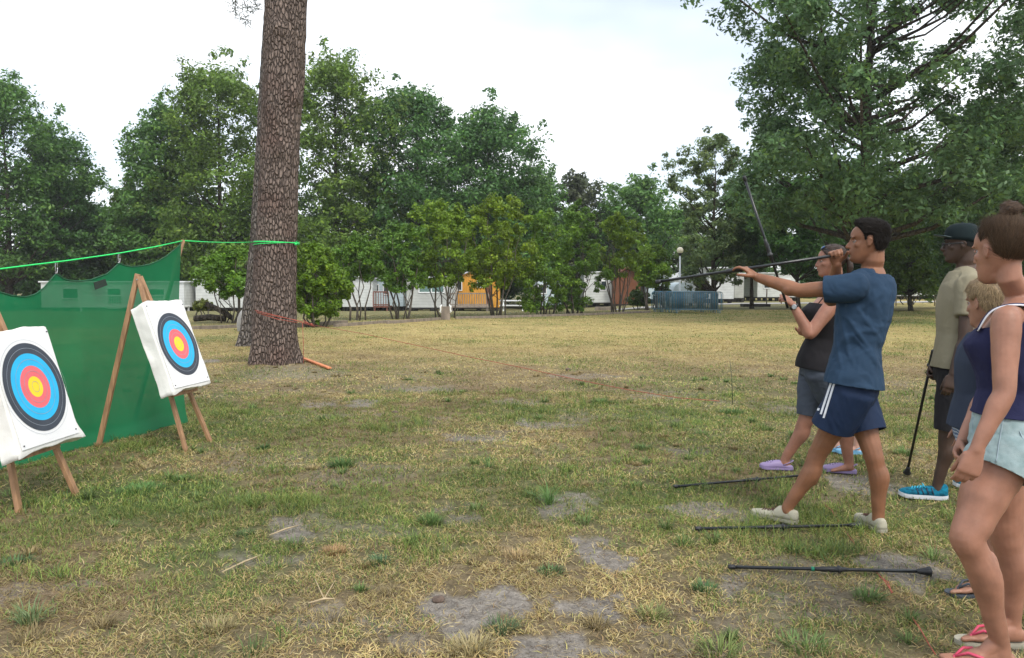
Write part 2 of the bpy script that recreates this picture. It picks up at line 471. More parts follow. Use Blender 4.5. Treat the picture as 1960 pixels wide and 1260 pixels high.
# ------------------------------------------------------------------ grass blades
def blades(n, r0, r1, amax, wmul, hmul, seed, dens_noise=True):
    rg = np.random.default_rng(seed)
    r = np.sqrt(rg.uniform(r0 ** 2, r1 ** 2, n)); a = rg.uniform(-amax, amax, n)
    x, y = r * np.sin(a), r * np.cos(a)
    bare, green, brown = fields(x, y)
    # clumping and thinning on bare ground
    cl = fbm(x * 9, y * 9, oct=2)
    keep = (rg.random(n) > bare * .97) & (rg.random(n) < np.clip((cl - .30) * 4.2, 0.12, 1)) & (y < edge_y(x) + 8)
    x, y, bare, green, brown = x[keep], y[keep], bare[keep], green[keep], brown[keep]
    n = len(x)
    isg = rg.random(n) < green * 0.95
    tuft = fbm(x * 2.2 + 60, y * 2.2, oct=3) 
    tall = smooth(.60, .74, tuft)
    h = np.where(isg, rg.uniform(.018, .050, n) * (1 + 1.3 * tall), rg.uniform(.02, .055, n)) * hmul
    tilt = np.where(isg, rg.uniform(.15, 1.15, n), rg.uniform(.75, 1.5, n))
    az = rg.uniform(0, 2 * np.pi, n)
    w = rg.uniform(.0012, .0024, n) * wmul
    base = np.stack([x, y, gz(x, y) - .003], 1)
    d = np.stack([np.sin(tilt) * np.cos(az), np.sin(tilt) * np.sin(az), np.cos(tilt)], 1)
    az2 = az + rg.uniform(-.9, .9, n); t2 = np.clip(tilt + rg.uniform(.1, .6, n), 0, 1.62)
    d2 = np.stack([np.sin(t2) * np.cos(az2), np.sin(t2) * np.sin(az2), np.cos(t2)], 1)
    s = np.stack([-np.sin(az), np.cos(az), np.zeros(n)], 1) * w[:, None]
    yaw = rg.uniform(-.8, .8, n)[:, None]
    s = s * np.cos(yaw) + np.stack([np.zeros(n), np.zeros(n), w], 1) * np.sin(yaw)
    m = base + d * (h * .55)[:, None]; t = m + d2 * (h * .5)[:, None]
    V = np.stack([base - s, base + s, m + s * .8, m - s * .8, t + s * .15, t - s * .15], 1).reshape(-1, 3)
    k = np.arange(n)[:, None] * 6
    F = (k[:, :, None] + np.array([[0, 1, 2, 3], [3, 2, 4, 5]])[None]).reshape(-1)
    straw = np.array([[.52, .40, .18], [.44, .33, .13], [.57, .47, .24], [.34, .23, .11], [.41, .37, .13]])
    grn = np.array([[.110, .18, .035], [.150, .220, .045], [.205, .255, .06], [.085, .14, .045], [.27, .28, .08]])
    ci = rg.integers(0, 5, n)
    lowg = fbm(x * 1.7, y * 1.7 + 30, oct=2)[:, None]
    c = np.where(isg[:, None], grn[ci] * (0.75 + .7 * lowg), straw[ci] * (1 - .42 * brown[:, None]) * (.7 + .6 * lowg))
    c = c * rg.uniform(.75, 1.15, n)[:, None]
    return V, F, np.repeat(c, 6, 0)
parts = [blades(300000, 2.0, 5.5, .74, 1.0, 0.95, 1), blades(420000, 5.5, 10.5, .70, 1.5, 1.0, 2), blades(330000, 10.5, 22, .68, 2.6, .95, 3), blades(150000, 22, 46, .66, 6.0, .9, 4)]
VV, FF, CC = [], [], []; off = 0
for V, F, c in parts:
    VV.append(V); FF.append(F + off); CC.append(c); off += len(V)
# taller tufts of green weeds
def tufts(spec, seed):
    rg = np.random.default_rng(seed); out = []
    for (cx, cy, rad, nb, hh, cc) in spec:
        n = nb
        a = rg.uniform(0, 2 * np.pi, n); r = rad * np.sqrt(rg.random(n)) * .6
        x, y = cx + r * np.cos(a), cy + r * np.sin(a)
        base = np.stack([x, y, gz(x, y) - .004], 1)
        tilt = rg.uniform(.1, 1.1, n) ; az = a + rg.uniform(-.7, .7, n)
        h = hh * rg.uniform(.5, 1.2, n); w = rg.uniform(.0018, .0034, n) * max(1, cy / 6)
        d = np.stack([np.sin(tilt) * np.cos(az), np.sin(tilt) * np.sin(az), np.cos(tilt)], 1)
        t2 = tilt + .45
        d2 = np.stack([np.sin(t2) * np.cos(az), np.sin(t2) * np.sin(az), np.cos(t2)], 1)
        s = np.stack([-np.sin(az), np.cos(az), np.zeros(n)], 1) * w[:, None]
        m = base + d * (h * .55)[:, None]; t = m + d2 * (h * .5)[:, None]
        V = np.stack([base - s, base + s, m + s * .8, m - s * .8, t + s * .1, t - s * .1], 1).reshape(-1, 3)
        k = np.arange(n)[:, None] * 6
        F = (k[:, :, None] + np.array([[0, 1, 2, 3], [3, 2, 4, 5]])[None]).reshape(-1)
        c = np.array(cc)[None] * rg.uniform(.6, 1.25, n)[:, None] * np.array([1, 1, 1])[None]
        out.append((V, F, np.repeat(c, 6, 0)))
    return out
sp = []
for (px, py, r, n, h, c) in [(725, 1075, .09, 170, .05, (.11, .19, .09)), (655, 895, .14, 260, .09, (.10, .18, .05)), (1050, 965, .05, 70, .17, (.13, .24, .07)), (1055, 1100, .08, 120, .05, (.11, .19, .07)),
        (935, 895, .03, 26, .19, (.12, .22, .07)), (825, 1000, .10, 200, .07, (.13, .21, .06)), (470, 1025, .07, 90, .05, (.11, .17, .06)), (505, 860, .08, 120, .06, (.08, .15, .05)), (1350, 1130, .09, 130, .05, (.10, .19, .07)),
        (30, 1080, .12, 120, .05, (.09, .16, .06)), (60, 1190, .08, 90, .11, (.20, .27, .12)), (640, 1055, .1, 300, .04, (.42, .28, .14)), (990, 1070, .12, 160, .05, (.45, .33, .17)), (1230, 860, .12, 150, .06, (.12, .19, .06)),
        (1400, 790, .2, 220, .08, (.12, .20, .06)), (1150, 770, .2, 220, .07, (.12, .20, .06)), (1380, 1250, .14, 160, .07, (.22, .28, .09)), (1250, 1180, .10, 140, .06, (.25, .28, .10)), (1730, 870, .12, 160, .08, (.16, .26, .08)), (900, 1250, .12, 200, .07, (.40, .34, .18)), (960, 1210, .1, 110, .06, (.13, .19, .09)),
        (1660, 1150, .10, 150, .06, (.14, .22, .07)), (420, 1200, .10, 180, .05, (.33, .28, .14)), (350, 920, .12, 180, .05, (.12, .21, .06)), (270, 940, .25, 600, .045, (.13, .25, .07)), (1600, 1055, .12, 120, .06, (.20, .27, .09)), (1540, 1240, .16, 160, .055, (.16, .25, .08))]:
    g = G(px, py); sp.append((g.x, g.y, r, n, h, c))
rgt = np.random.default_rng(21)
for _ in range(230):
    yy = rgt.uniform(2.9, 13) ; xx = yy * rgt.uniform(-.68, .68)
    b_, g_, w_ = fields(np.array([xx]), np.array([yy]))
    if b_[0] > .5: continue
    if rgt.random() < g_[0] + .15: sp.append((xx, yy, rgt.uniform(.03, .10), int(rgt.uniform(25, 90)), rgt.uniform(.04, .085), tuple(np.array([.14, .21, .065]) * rgt.uniform(.75, 1.3))))
    else: sp.append((xx, yy, rgt.uniform(.04, .12), int(rgt.uniform(30, 110)), rgt.uniform(.03, .06), tuple(np.array([.34, .27, .13]) * rgt.uniform(.7, 1.15))))
for V, F, c in tufts(sp, 5):
    VV.append(V); FF.append(F + off); CC.append(c); off += len(V)
grass = np_mesh('grass', np.vstack(VV), np.concatenate(FF), 4, mat_leaf('grass_blade', .2, .7), cols=np.vstack(CC))
tag(grass, 'short dry and green grass blades and weeds over the lawn', 'grass', None, 'stuff')

# path behind the lawn, on the right
def strip(name, pts, w, mat, dz):
    V, F = [], []
    for i in range(len(pts) - 1):
        a, b = Vector(pts[i]), Vector(pts[i + 1]); n = 24
        for k in range(n + (1 if i == len(pts) - 2 else 0)):
            p = a.lerp(b, k / n); V += [(p.x, p.y - w / 2, gzf(p.x, p.y - w / 2) + dz), (p.x, p.y, gzf(p.x, p.y) + dz), (p.x, p.y + w / 2, gzf(p.x, p.y + w / 2) + dz)]
    k = len(V) // 3
    for i in range(k - 1):
        for q in (0, 1): F.append((3 * i + q, 3 * i + q + 3, 3 * i + q + 4, 3 * i + q + 1))
    m = MB(); m.add(V, F)
    return m.build(name, mat, None, True, origin=(0, 0, 0))
path = strip('path', [(-14, 55, 0), (2, 52, 0), (14, 56, 0), (40, 66, 0), (80, 70, 0)], 3.6, material('path_gravel', (.34, .33, .31), .95, .15, 1.2, .3, 30), .03)
tag(path, 'pale gravel lane behind the shrubs', None, None, 'structure')

# ------------------------------------------------------------------ trees
M_LEAF = mat_leaf('leaf', .36, .45)
M_NEEDLE = mat_leaf('needle', .15, .6)
M_TRUNK = mat_bark('oak_bark', (.02, .017, .013), (.075, .062, .048), vs=7, bump=.8, dist=.03)
M_STEM = material('shrub_bark', (.10, .085, .07), .9, .3, 6, .5, 30)
M_PINE = mat_bark('pine_bark', (.112, .085, .071), (.222, .172, .145), (.80, .70, .68), vs=23.0, bump=1.0, dist=.06)

def leaves(centers, rads, n_each, size, base_col, rg, flat=.6, var=.28, cvar=.22, tip=(1.5, 1.35, .8)):
    """clusters of leaf faces"""
    C = np.repeat(centers, n_each, 0); R = np.repeat(rads, n_each); n = len(C)
    d = rg.normal(size=(n, 3)); d /= np.linalg.norm(d, axis=1)[:, None]
    rad = rg.random(n) ** .55
    off_ = d * (rad * R)[:, None]; off_[:, 2] *= flat
    off_ += rg.normal(size=(n, 3)) * .05 * R[:, None]
    p = C + off_
    nrm = d * .6 + rg.normal(size=(n, 3)) * .6 + np.array([0, 0, .6]); nrm /= np.linalg.norm(nrm, axis=1)[:, None]
    t = np.cross(nrm, rg.normal(size=(n, 3))); t /= np.linalg.norm(t, axis=1)[:, None]
    b = np.cross(nrm, t)
    s = size * rg.uniform(.55, 1.35, n)[:, None]
    V = np.stack([p - t * s * .6, p - b * s * .28 + t * s * .05 + nrm * s * .1, p + t * s * .6, p + b * s * .28 + t * s * .05 + nrm * s * .1], 1).reshape(-1, 3)
    F = np.arange(n * 4)
    cc = 1 + (rg.random(len(centers)) - .5) * 2 * cvar
    hue = rg.random(len(centers))[:, None]
    cl = np.array(base_col)[None] * cc[:, None] * ((1 - hue * .35) + hue * .35 * np.array([1.35, 1.1, .8])[None])
    c = np.repeat(cl, n_each, 0) * (1 + (rg.random(n) - .5) * 2 * var)[:, None]
    pick = (rg.random(n) < .12)[:, None]
    c = np.where(pick, c * np.array(tip), c)
    return V, F, np.repeat(c, 4, 0)

def crown_points(H, zb, R, n, rg, shape, lob):
    """cluster centres inside an uneven envelope (local coordinates, base at 0)"""
    pts = []
    ph = rg.uniform(0, 6.28, 6)
    while len(pts) < n:
        u = rg.random(); a = rg.uniform(0, 6.283)
        if shape == 'round': r = math.sqrt(max(0, 1 - (2 * u - .9) ** 2 / 1.25)) if u < .97 else .25
        elif shape == 'cone': r = (1 - u) ** .75 * (.55 + .45 * min(1, u * 5)) + .06
        elif shape == 'tall': r = (.62 + .38 * min(1, u * 3)) * (1 - u ** 3.0) ** .7
        else: r = min(1, .55 + u) * (1 - u ** 4) ** .5
        r *= 1 + lob * (math.sin(2 * a + ph[0] + 3 * u) * .5 + math.sin(3 * a + ph[1] - 7 * u) * .5 + math.sin(9 * u + ph[2] + a) * .6)
        rr_ = r * R * (rg.random() ** .42)
        pts.append((rr_ * math.cos(a), rr_ * math.sin(a), zb + (H - zb) * u * (1 + .05 * math.sin(4 * a + ph[3]))))
    return np.array(pts)

def tree(name, label, cat, px, Y, top, hw, bot, seed, col, leaf=.17, nleaf=20000, shape='tall', lob=.22, group=None, trunk_r=None, multi=0, cl_r=.95, lean=0.0, nclus=None, limbs=26, mat_t=None, flat=.6, lk=.75):
    rg = np.random.default_rng(seed); random.seed(seed)
    base = PX(px, Y); base.z = gzf(base.x, base.y)
    H = ZT(top, Y) - base.z; zb = max(.15, ZT(bot, Y) - base.z); R = hw / FPX * Y
    root = thing(name, base, label, cat, group)
    nclus = nclus or int(np.clip(nleaf / 130, 50, 420))
    cl = crown_points(H - .3, zb, max(.3, R - .3 * cl_r), nclus, rg, shape, lob)
    cl[:, 0] += lean * cl[:, 2]
    rad = cl_r * rg.uniform(.5, 1.15, nclus) * np.clip(R / (3.2 * max(1, cl_r)), .45, 1.25)
    V, F, C = leaves(cl, rad, max(20, int(nleaf * .86) // nclus), leaf, col, rg, flat=flat)
    # small loose sprays sticking out of the outline
    ns = nclus // 2; kk = rg.integers(0, nclus, ns); mid_ = np.array([0, 0, (zb + H) * .5])
    dv = cl[kk] - mid_; dv /= np.linalg.norm(dv, axis=1)[:, None] + 1e-6; dv += rg.normal(size=(ns, 3)) * .35 + np.array([0, 0, .25])
    sp_c = cl[kk] + dv * (rad[kk] * rg.uniform(.5, .95, ns))[:, None]
    V2, F2, C2 = leaves(sp_c, rad[kk] * rg.uniform(.28, .5, ns), max(6, int(nleaf * .14) // ns), leaf, col, rg, flat=.9)
    V, F, C = np.vstack([V, V2]), np.concatenate([F, F2 + len(V)]), np.vstack([C, C2])
    m = MB()
    tr = trunk_r or max(.10, H * .017)
    if not multi:
        ht = H * .82; n = 12; pts, rs = [], []
        wx, wy = rg.uniform(-.3, .3, 2)
        for i in range(n):
            u = i / (n - 1)
            pts.append(Vector((wx * math.sin(u * 3.0) + lean * ht * u, wy * math.sin(u * 2.3), ht * u - .1)))
            rs.append(tr * (1 - .82 * u) * (1.35 if i == 0 else 1))
        m.tube(pts, rs, 9, wob=.08)
        order = rg.permutation(nclus)[:limbs]
        for k in order:
            c = Vector(cl[k]); zt = max(zb * .75, c.z - abs(math.hypot(c.x - lean * c.z, c.y)) * lk - .4)
            u = min(.98, max(.05, zt / ht)); q = u * (n - 1); i0 = int(q)
            s = pts[i0].lerp(pts[min(n - 1, i0 + 1)], q - i0); r0 = tr * (1 - .8 * u) * .5
            mid = s.lerp(c, .5) + Vector((rg.uniform(-.2, .2), rg.uniform(-.2, .2), -.12 * (c - s).length + rg.uniform(0, .3)))
            m.tube([s, s.lerp(mid, .55) + Vector((0, 0, .02)), mid, mid.lerp(c, .55), c], [r0, r0 * .8, r0 * .6, r0 * .4, r0 * .15], 6, wob=.1)
    else:
        for k in range(multi):
            a = 6.283 * k / multi + rg.uniform(-.4, .4); c = Vector(cl[rg.integers(0, nclus)])
            tgt = Vector((R * .6 * math.cos(a), R * .6 * math.sin(a), zb + (H - zb) * rg.uniform(.3, .8)))
            s0_ = rg.uniform(.1, .42); s = Vector((s0_ * math.cos(a), s0_ * math.sin(a), -.1)); r0 = tr * rg.uniform(.55, 1.15)
            kink = Vector((rg.uniform(-.18, .18), rg.uniform(-.18, .18), 0))
            p1 = s.lerp(tgt, .22) + kink; p2 = s.lerp(tgt, .45) - kink * .6 + Vector((0, 0, .15)); p3 = s.lerp(tgt, .72) + kink * .4 + Vector((0, 0, .15))
            m.tube([s, p1, p2, p3, tgt], [r0 * 1.2, r0, r0 * .75, r0 * .5, r0 * .2], 7, wob=.1)
            for q in range(4):
                e = Vector(cl[rg.integers(0, nclus)])
                st = (p1, p2, p3, p2)[q]
                if (e - st).length < R * 1.6:
                    mm = st.lerp(e, .5) + Vector((rg.uniform(-.15, .15), rg.uniform(-.15, .15), .1))
                    m.tube([st, mm, e], [r0 * .45, r0 * .3, r0 * .1], 5, wob=.1)
    t = m.build('trunk', mat_t or (M_STEM if multi else M_TRUNK), root, True, origin=(0, 0, 0))
    t.matrix_parent_inverse = Matrix.Identity(4)
    c = np_mesh('crown', V, F, 4, M_LEAF, root, C)
    c.matrix_parent_inverse = Matrix.Identity(4)
    return root
G1 = (.088, .195, .046); G2 = (.118, .208, .038); G3 = (.076, .182, .050); GY = (.150, .270, .030); GD = (.080, .165, .056)
TG = 'tall broadleaf trees behind the shrubs and cabins'
TL = [
 ('oak_tree', 'tall tree cut by the left picture edge, behind the green net', 15, 45, 160, 88, 470, G1, 26000, 'tall'),
 ('oak_tree', 'tree with sloping right side stepping down from the tall left-edge tree', 120, 48, 262, 58, 500, G3, 20000, 'tall'),
 ('oak_tree', 'lowest dark tree in the dip of the skyline above the net', 195, 54, 395, 50, 520, GD, 9000, 'round'),
 ('oak_tree', 'tall ragged tree just left of the big pine trunk', 425, 46, 140, 95, 480, G2, 26000, 'tall'),
 ('oak_tree', 'mid-height tree left of the ragged tree, above the net post', 325, 48, 215, 66, 500, G1, 22000, 'tall'),
 ('oak_tree', 'narrow low tree at the left foot of the ragged group above the net', 255, 50, 335, 36, 510, G2, 9000, 'tall'),
 ('oak_tree', 'highest thin-topped tree just right of the big pine trunk', 645, 44, 122, 92, 470, G2, 24000, 'tall'),
 ('oak_tree', 'full rounded tree second to the right of the pine trunk', 800, 46, 178, 85, 460, G3, 24000, 'tall'),
 ('oak_tree', 'bluish green tree with feathery top in the middle of the skyline', 935, 48, 225, 85, 450, G3, 22000, 'tall'),
 ('oak_tree', 'shorter tree on the right shoulder of the feathery-topped tree', 1015, 50, 330, 60, 470, G1, 12000, 'tall'),
 ('pine_tree', 'small far conifer crown above the rightmost shrubs of the row', 1100, 60, 335, 48, 450, (.075, .10, .055), 9000, 'round'),
 ('oak_tree', 'airy tree at the right end of the middle skyline', 1215, 58, 338, 62, 470, G1, 13000, 'tall'),
 ('oak_tree', 'low far tree in the gap left of the thin yellowish tree', 1300, 68, 425, 55, 530, G2, 8000, 'round'),
 ('oak_tree', 'dark fill tree deep behind the pine trunk and shrubs', 560, 56, 330, 110, 560, GD, 12000, 'round'),
 ('oak_tree', 'dark fill tree deep behind the middle shrubs', 760, 58, 350, 110, 560, GD, 12000, 'round'),
 ('oak_tree', 'dark fill tree deep behind the orange cabin', 930, 60, 370, 100, 560, GD, 12000, 'round'),
 ('oak_tree', 'dark fill tree deep behind the white wall near the brown shed', 1110, 66, 420, 100, 560, GD, 12000, 'round'),
 ('oak_tree', 'dark broad tree deep behind the net and its cabin', 150, 58, 420, 120, 560, GD, 12000, 'round'),
 ('oak_tree', 'dark broad tree deep behind the net post', 360, 58, 400, 120, 560, GD, 12000, 'round'),
]
for k, (nm, lab, px, Y, top, hw, bot, col, nl, shp) in enumerate(TL):
    Y = Y + (17 if Y < 55 else 14)
    tree(nm, lab, 'tree', px, Y, top, hw * 1.42, min(560, bot + 60), 100 + k, col, .20 * Y / 46, int(nl * 1.5), 'round', group=TG, limbs=38, lob=.30, cl_r=.85 * Y / 46)
tree('oak_tree', 'thin yellowish green tree with open crown left of the big oak', 'tree', 1368, 46, 258, 98, 545, 131, (.135, .205, .085), .17, 25000, 'round', lob=.4, limbs=44, nclus=150, cl_r=.62)
# the big oak and its neighbours on the right
tree('oak_tree', 'huge spreading oak filling the upper right of the picture', 'tree', 1672, 30, -250, 350, 425, 140, (.102, .195, .080), .175, 104000, 'round', lob=.34, trunk_r=.34, cl_r=.68, nclus=560, limbs=90, flat=.72, lk=.36)
tree('oak_tree', 'dense dark tree behind the cap man and the girl', 'tree', 1890, 36, 205, 120, 540, 141, GD, .17, 42000, 'round', lob=.15)
tree('oak_tree', 'tall oak whose leaves enter at the top right corner', 'tree', 2040, 31, -140, 110, 260, 142, (.080, .150, .062), .14, 26000, 'tall', lob=.2)
UG = 'dark undergrowth trees below the big oak'
for k, (lab, px, Y, top, hw, bot, col) in enumerate([
    ('dark green tree under the left limb of the big oak', 1440, 46, 352, 62, 505, GD), ('dark tree behind the raised blowgun', 1530, 44, 345, 72, 515, G3),
    ('dark tree behind the head of the aiming man', 1630, 47, 340, 80, 562, GD), ('leafy tree with bright sprays between aiming man and cap man', 1745, 43, 345, 85, 552, G2),
    ('dark tree behind the shoulder of the cap man', 1835, 46, 350, 80, 560, GD), ('dark tree behind the bun of the girl', 1950, 44, 330, 80, 545, GD), ('dark tree left of the white cladded cabin', 1425, 68, 430, 60, 520, G1)]):
    tree('oak_tree', lab, 'tree', px, Y, top, hw * 1.25, bot, 160 + k, col, .18, 28000, 'round', group=UG, limbs=44, lob=.15)
# front row of bright shrubs
SG = 'bright green multi-stemmed shrubs along the lawn edge'
for k, (lab, px, Y, top, hw, bot, nl, ms) in enumerate([
    ('shrub with two dark stems between net post and pine trunk', 440, 29, 468, 52, 572, 7000, 3),
    ('full bush reaching the ground right of the pine trunk', 605, 26.5, 462, 50, 606, 12000, 5),
    ('small shrub left of the grey-white cabin gable', 685, 31, 448, 42, 540, 6000, 3),
    ('shrub with leaning grey stems in front of the brown railing', 765, 32, 428, 52, 560, 8500, 5),
    ('large shrub in front of the window of the grey cabin', 850, 33.5, 388, 66, 552, 12000, 6),
    ('tallest shrub of the row, in front of the orange cabin', 950, 35, 378, 66, 555, 13000, 5),
    ('shrub right of the orange cabin', 1040, 36.5, 410, 60, 600, 11000, 5),
    ('shrub with many crossing stems left of the white gable', 1098, 38, 390, 50, 596, 10000, 7),
    ('shrub with fanning stems in front of the brown shed', 1182, 39, 415, 50, 535, 8000, 6)]):
    tree('shrub', lab, 'shrub', px, Y, top - 6, hw * 1.22, bot - 6, 200 + k, tuple(np.array(GY) * np.array([(.85, .95, 1.2), (1, 1, 1), (.75, .85, 1.2), (.8, .9, 1.4), (1.05, 1, 1), (1.2, 1.05, .9), (.9, .95, 1.1), (.8, .88, 1.3), (1.1, 1, 1)][k])), .115, int(nl * 1.7), 'round', lob=.4, group=SG, multi=ms + 2, trunk_r=.038, cl_r=.52, flat=.8)
tree('shrub', 'light green round tree beside the globe street lamp', 'shrub', 1248, 47, 462, 46, 545, 230, GY, .16, 9000, 'round', multi=3, trunk_r=.07)
tree('shrub', 'low dark rounded bush left of the crowd barriers', 'shrub', 1222, 50, 548, 26, 583, 231, (.07, .13, .03), .14, 5000, 'round', multi=4, trunk_r=.04, cl_r=.5)
tree('shrub', 'small yellowish bush right of the globe street lamp', 'shrub', 1345, 50, 528, 20, 572, 232, (.12, .15, .03), .14, 3500, 'round', multi=4, trunk_r=.04, cl_r=.5)
tree('shrub', 'small bush under the lamp beside the barriers', 'shrub', 1268, 48, 540, 22, 575, 233, (.06, .12, .03), .13, 3000, 'round', multi=4, trunk_r=.04, cl_r=.5)
tree('shrub', 'yellow green low bush beside the left cabin', 'shrub', 385, 36, 566, 18, 592, 234, (.12, .15, .03), .12, 2500, 'round', multi=4, trunk_r=.03, cl_r=.4)
tree('shrub', 'low hedge bush behind the back of the aiming man', 'shrub', 1745, 55, 532, 45, 562, 235, (.06, .13, .035), .16, 7000, 'round', multi=5, trunk_r=.04, cl_r=.6)
tree('shrub', 'low bush between orange cabin and white picnic bench', 'shrub', 1015, 46, 560, 22, 590, 236, (.11, .15, .03), .14, 2800, 'round', multi=4, trunk_r=.03, cl_r=.45)

# far woodland closing the view
def woodland():
    rg = np.random.default_rng(77); cs, rs = [], []
    for k in range(1500):
        a = rg.uniform(-1.0, 1.0); d = rg.uniform(84, 105); h = 7.0 + 3.5 * math.sin(a * 13) + 2 * math.sin(a * 31 + 1)
        x, y = d * math.sin(a), d * math.cos(a); cs.append((x, y, rg.uniform(0, 1) * h)); rs.append(rg.uniform(1.2, 2.2))
    V, F, C = leaves(np.array(cs), np.array(rs), 70, .55, GD, rg, flat=.8)
    o = np_mesh('woodland', V, F, 4, M_LEAF, None, C)
    tag(o, 'far dark woodland behind all the cabins', 'woodland', None, 'stuff')
woodland()

# ------------------------------------------------------------------ the big pine and the one behind it
def pine(px0, Y, pxs, rads, label, seed, mat, nseg=64, zmax=11.0, flare=1.30, sprig=False):
    rg = np.random.default_rng(seed)
    base = on_ground(PX(px0, Y)); root = thing('pine_tree', base, label, 'tree', None)
    n = 260; zs = np.linspace(-.15, zmax, n)
    zc = [c[0] for c in pxs]; xc = [c[1] for c in pxs]
    th = np.arange(nseg) * 2 * np.pi / nseg
    V = np.zeros((n, nseg, 3))
    for i, z in enumerate(zs):
        x = np.interp(z, zc, xc); r = np.interp(z, [q[0] for q in rads], [q[1] for q in rads])
        fl = 1 + (flare - 1) * math.exp(-max(z, 0) / .28) * (.55 + .45 * np.sin(th * 5 + 1.0) * 1.0)
        ridge = fbm(np.cos(th) * 5 + 9, np.sin(th) * 5, np.full(nseg, z * 1.1), oct=3)
        plate = vnoise(th * nseg / 6.283 * .38 + seed, np.full(nseg, z * 7.0) + 3 * vnoise(th * 4, np.full(nseg, z * 2.0)))
        rr2 = r * fl * (1 + .16 * (ridge - .5)) + .016 * (plate - .5)
        for (zz, aa_, am, sg) in ((3.55, -1.2, .05, .12), (2.95, -1.9, .035, .1), (5.5, -1.6, .05, .15), (4.4, -.6, .05, .14), (1.9, -2.0, .02, .1)):
            dth = np.angle(np.exp(1j * (th - aa_)))
            rr2 = rr2 + am * np.exp(-((z - zz) / sg) ** 2 - (dth / .5) ** 2)
        V[i, :, 0] = x - base.x + rr2 * np.cos(th); V[i, :, 1] = rr2 * np.sin(th); V[i, :, 2] = z - base.z * 0
    i = np.arange(n - 1)[:, None]; j = np.arange(nseg)[None, :]
    F = np.stack([i * nseg + j, i * nseg + (j + 1) % nseg, (i + 1) * nseg + (j + 1) % nseg, (i + 1) * nseg + j], -1).reshape(-1)
    t = np_mesh('trunk', V.reshape(-1, 3), F, 4, mat, root, smooth_=True); t.matrix_parent_inverse = Matrix.Identity(4)
    # crown of needle tufts, far above the frame
    m = MB(); tips = []
    for k in range(16):
        a = rg.uniform(0, 6.283); z0 = zmax - rg.uniform(.1, 2.2); L = rg.uniform(1.5, 3.6)
        s = Vector((xc[-1] - base.x, 0, z0)); e = s + Vector((math.cos(a) * L, math.sin(a) * L, rg.uniform(.2, 1.6)))
        m.tube([s, s.lerp(e, .5) + Vector((0, 0, -.15)), e], [.09, .06, .02], 6)
        for q in range(9): tips.append(tuple(s.lerp(e, rg.uniform(.45, 1.05)) + Vector(tuple(rg.normal(size=3) * .45))))
    if sprig:
        m.build('branch', mat, root, True, origin=(0, 0, 0)).matrix_parent_inverse = Matrix.Identity(4); m = MB()
        s = Vector((np.interp(8.2, zc, xc) - base.x, 0, 6.4)); 
        e = P(455, -40, Y) - base
        d1 = P(470, 12, Y) - base; d2 = P(450, 18, Y) - base; d3 = P(487, 2, Y) - base
        m.tube([s, s.lerp(e, .5) + Vector((0, 0, .15)), e], [.05, .035, .02], 6)
        m.tube([e, e.lerp(d1, .5), d1], [.018, .012, .006], 5); m.tube([e, e.lerp(d2, .5), d2], [.015, .01, .006], 5); m.tube([e.lerp(s, .3), d3], [.012, .006], 5)
        hang = [d1, d2, d3, P(480, 25, Y) - base, P(460, 32, Y) - base, P(473, 40, Y) - base, P(447, 6, Y) - base, P(490, 12, Y) - base, e]
    m.build('branch', mat, root, True, origin=(0, 0, 0)).matrix_parent_inverse = Matrix.Identity(4)
    # needles
    T = np.array(tips); T = np.repeat(T, 130, 0); size = np.full(len(T), .16)
    if sprig:
        hh = np.repeat(np.array([tuple(h) for h in hang]), 24, 0) + rg.normal(size=(len(hang) * 24, 3)) * .035
        T = np.vstack([T + rg.normal(size=T.shape) * .2, hh]); size = np.concatenate([size, np.full(len(hh), .13)])
    n = len(T); d = rg.normal(size=(n, 3)); d /= np.linalg.norm(d, axis=1)[:, None]
    s_ = np.cross(d, rg.normal(size=(n, 3))); s_ /= np.linalg.norm(s_, axis=1)[:, None]; w = .006
    e_ = T + d * size[:, None]
    V = np.stack([T - s_ * w, T + s_ * w, e_ + s_ * w * .4, e_ - s_ * w * .4], 1).reshape(-1, 3)
    C = np.repeat(np.array([[.06, .085, .045]]) * rg.uniform(.6, 1.2, n)[:, None], 4, 0)
    np_mesh('crown', V, np.arange(n * 4), 4, M_NEEDLE, root, C).matrix_parent_inverse = Matrix.Identity(4)
    return root
def pxat(pairs, Y):     # (px, py) -> (z, x)
    r = []
    for (a, b) in pairs:
        p = P(a, b, Y); r.append((p.z, p.x))
    return sorted(r)
pY = 13.6
ctr = pxat([(527, 705), (524, 640), (525, 560), (529, 470), (534, 350), (537, 250), (543, 150), (547, 60), (549, 0), (552, -120), (560, -500)], pY)
rad = sorted([(P(0, b, pY).z, w / 2 / FPX * pY) for (b, w) in [(700, 86), (640, 82), (560, 80), (470, 76), (350, 71), (250, 72), (150, 76), (60, 76), (0, 77), (-300, 70), (-700, 30)]])
PINE_TREE = pine(527, pY, ctr, rad, 'big pine in front with thick cracked trunk and green cord around it', 3, M_PINE, sprig=True)
p2 = 18.5
ctr2 = pxat([(488, 660), (496, 560), (504, 470), (511, 350), (518, 250), (526, 120), (534, 0), (560, -400)], p2)
rad2 = sorted([(P(0, b, p2).z, w / 2 / FPX * p2) for (b, w) in [(660, 62), (560, 52), (470, 50), (350, 50), (250, 50), (120, 50), (0, 50), (-400, 30)]])
M_PINE2 = mat_bark('pine_bark_grey', (.04, .034, .03), (.24, .21, .185), None, vs=19.0, bump=1.0, dist=.06)
PINE_TREE2 = pine(488, p2, ctr2, rad2, 'second pine almost hidden behind the big one, lichen at its foot', 9, M_PINE2)
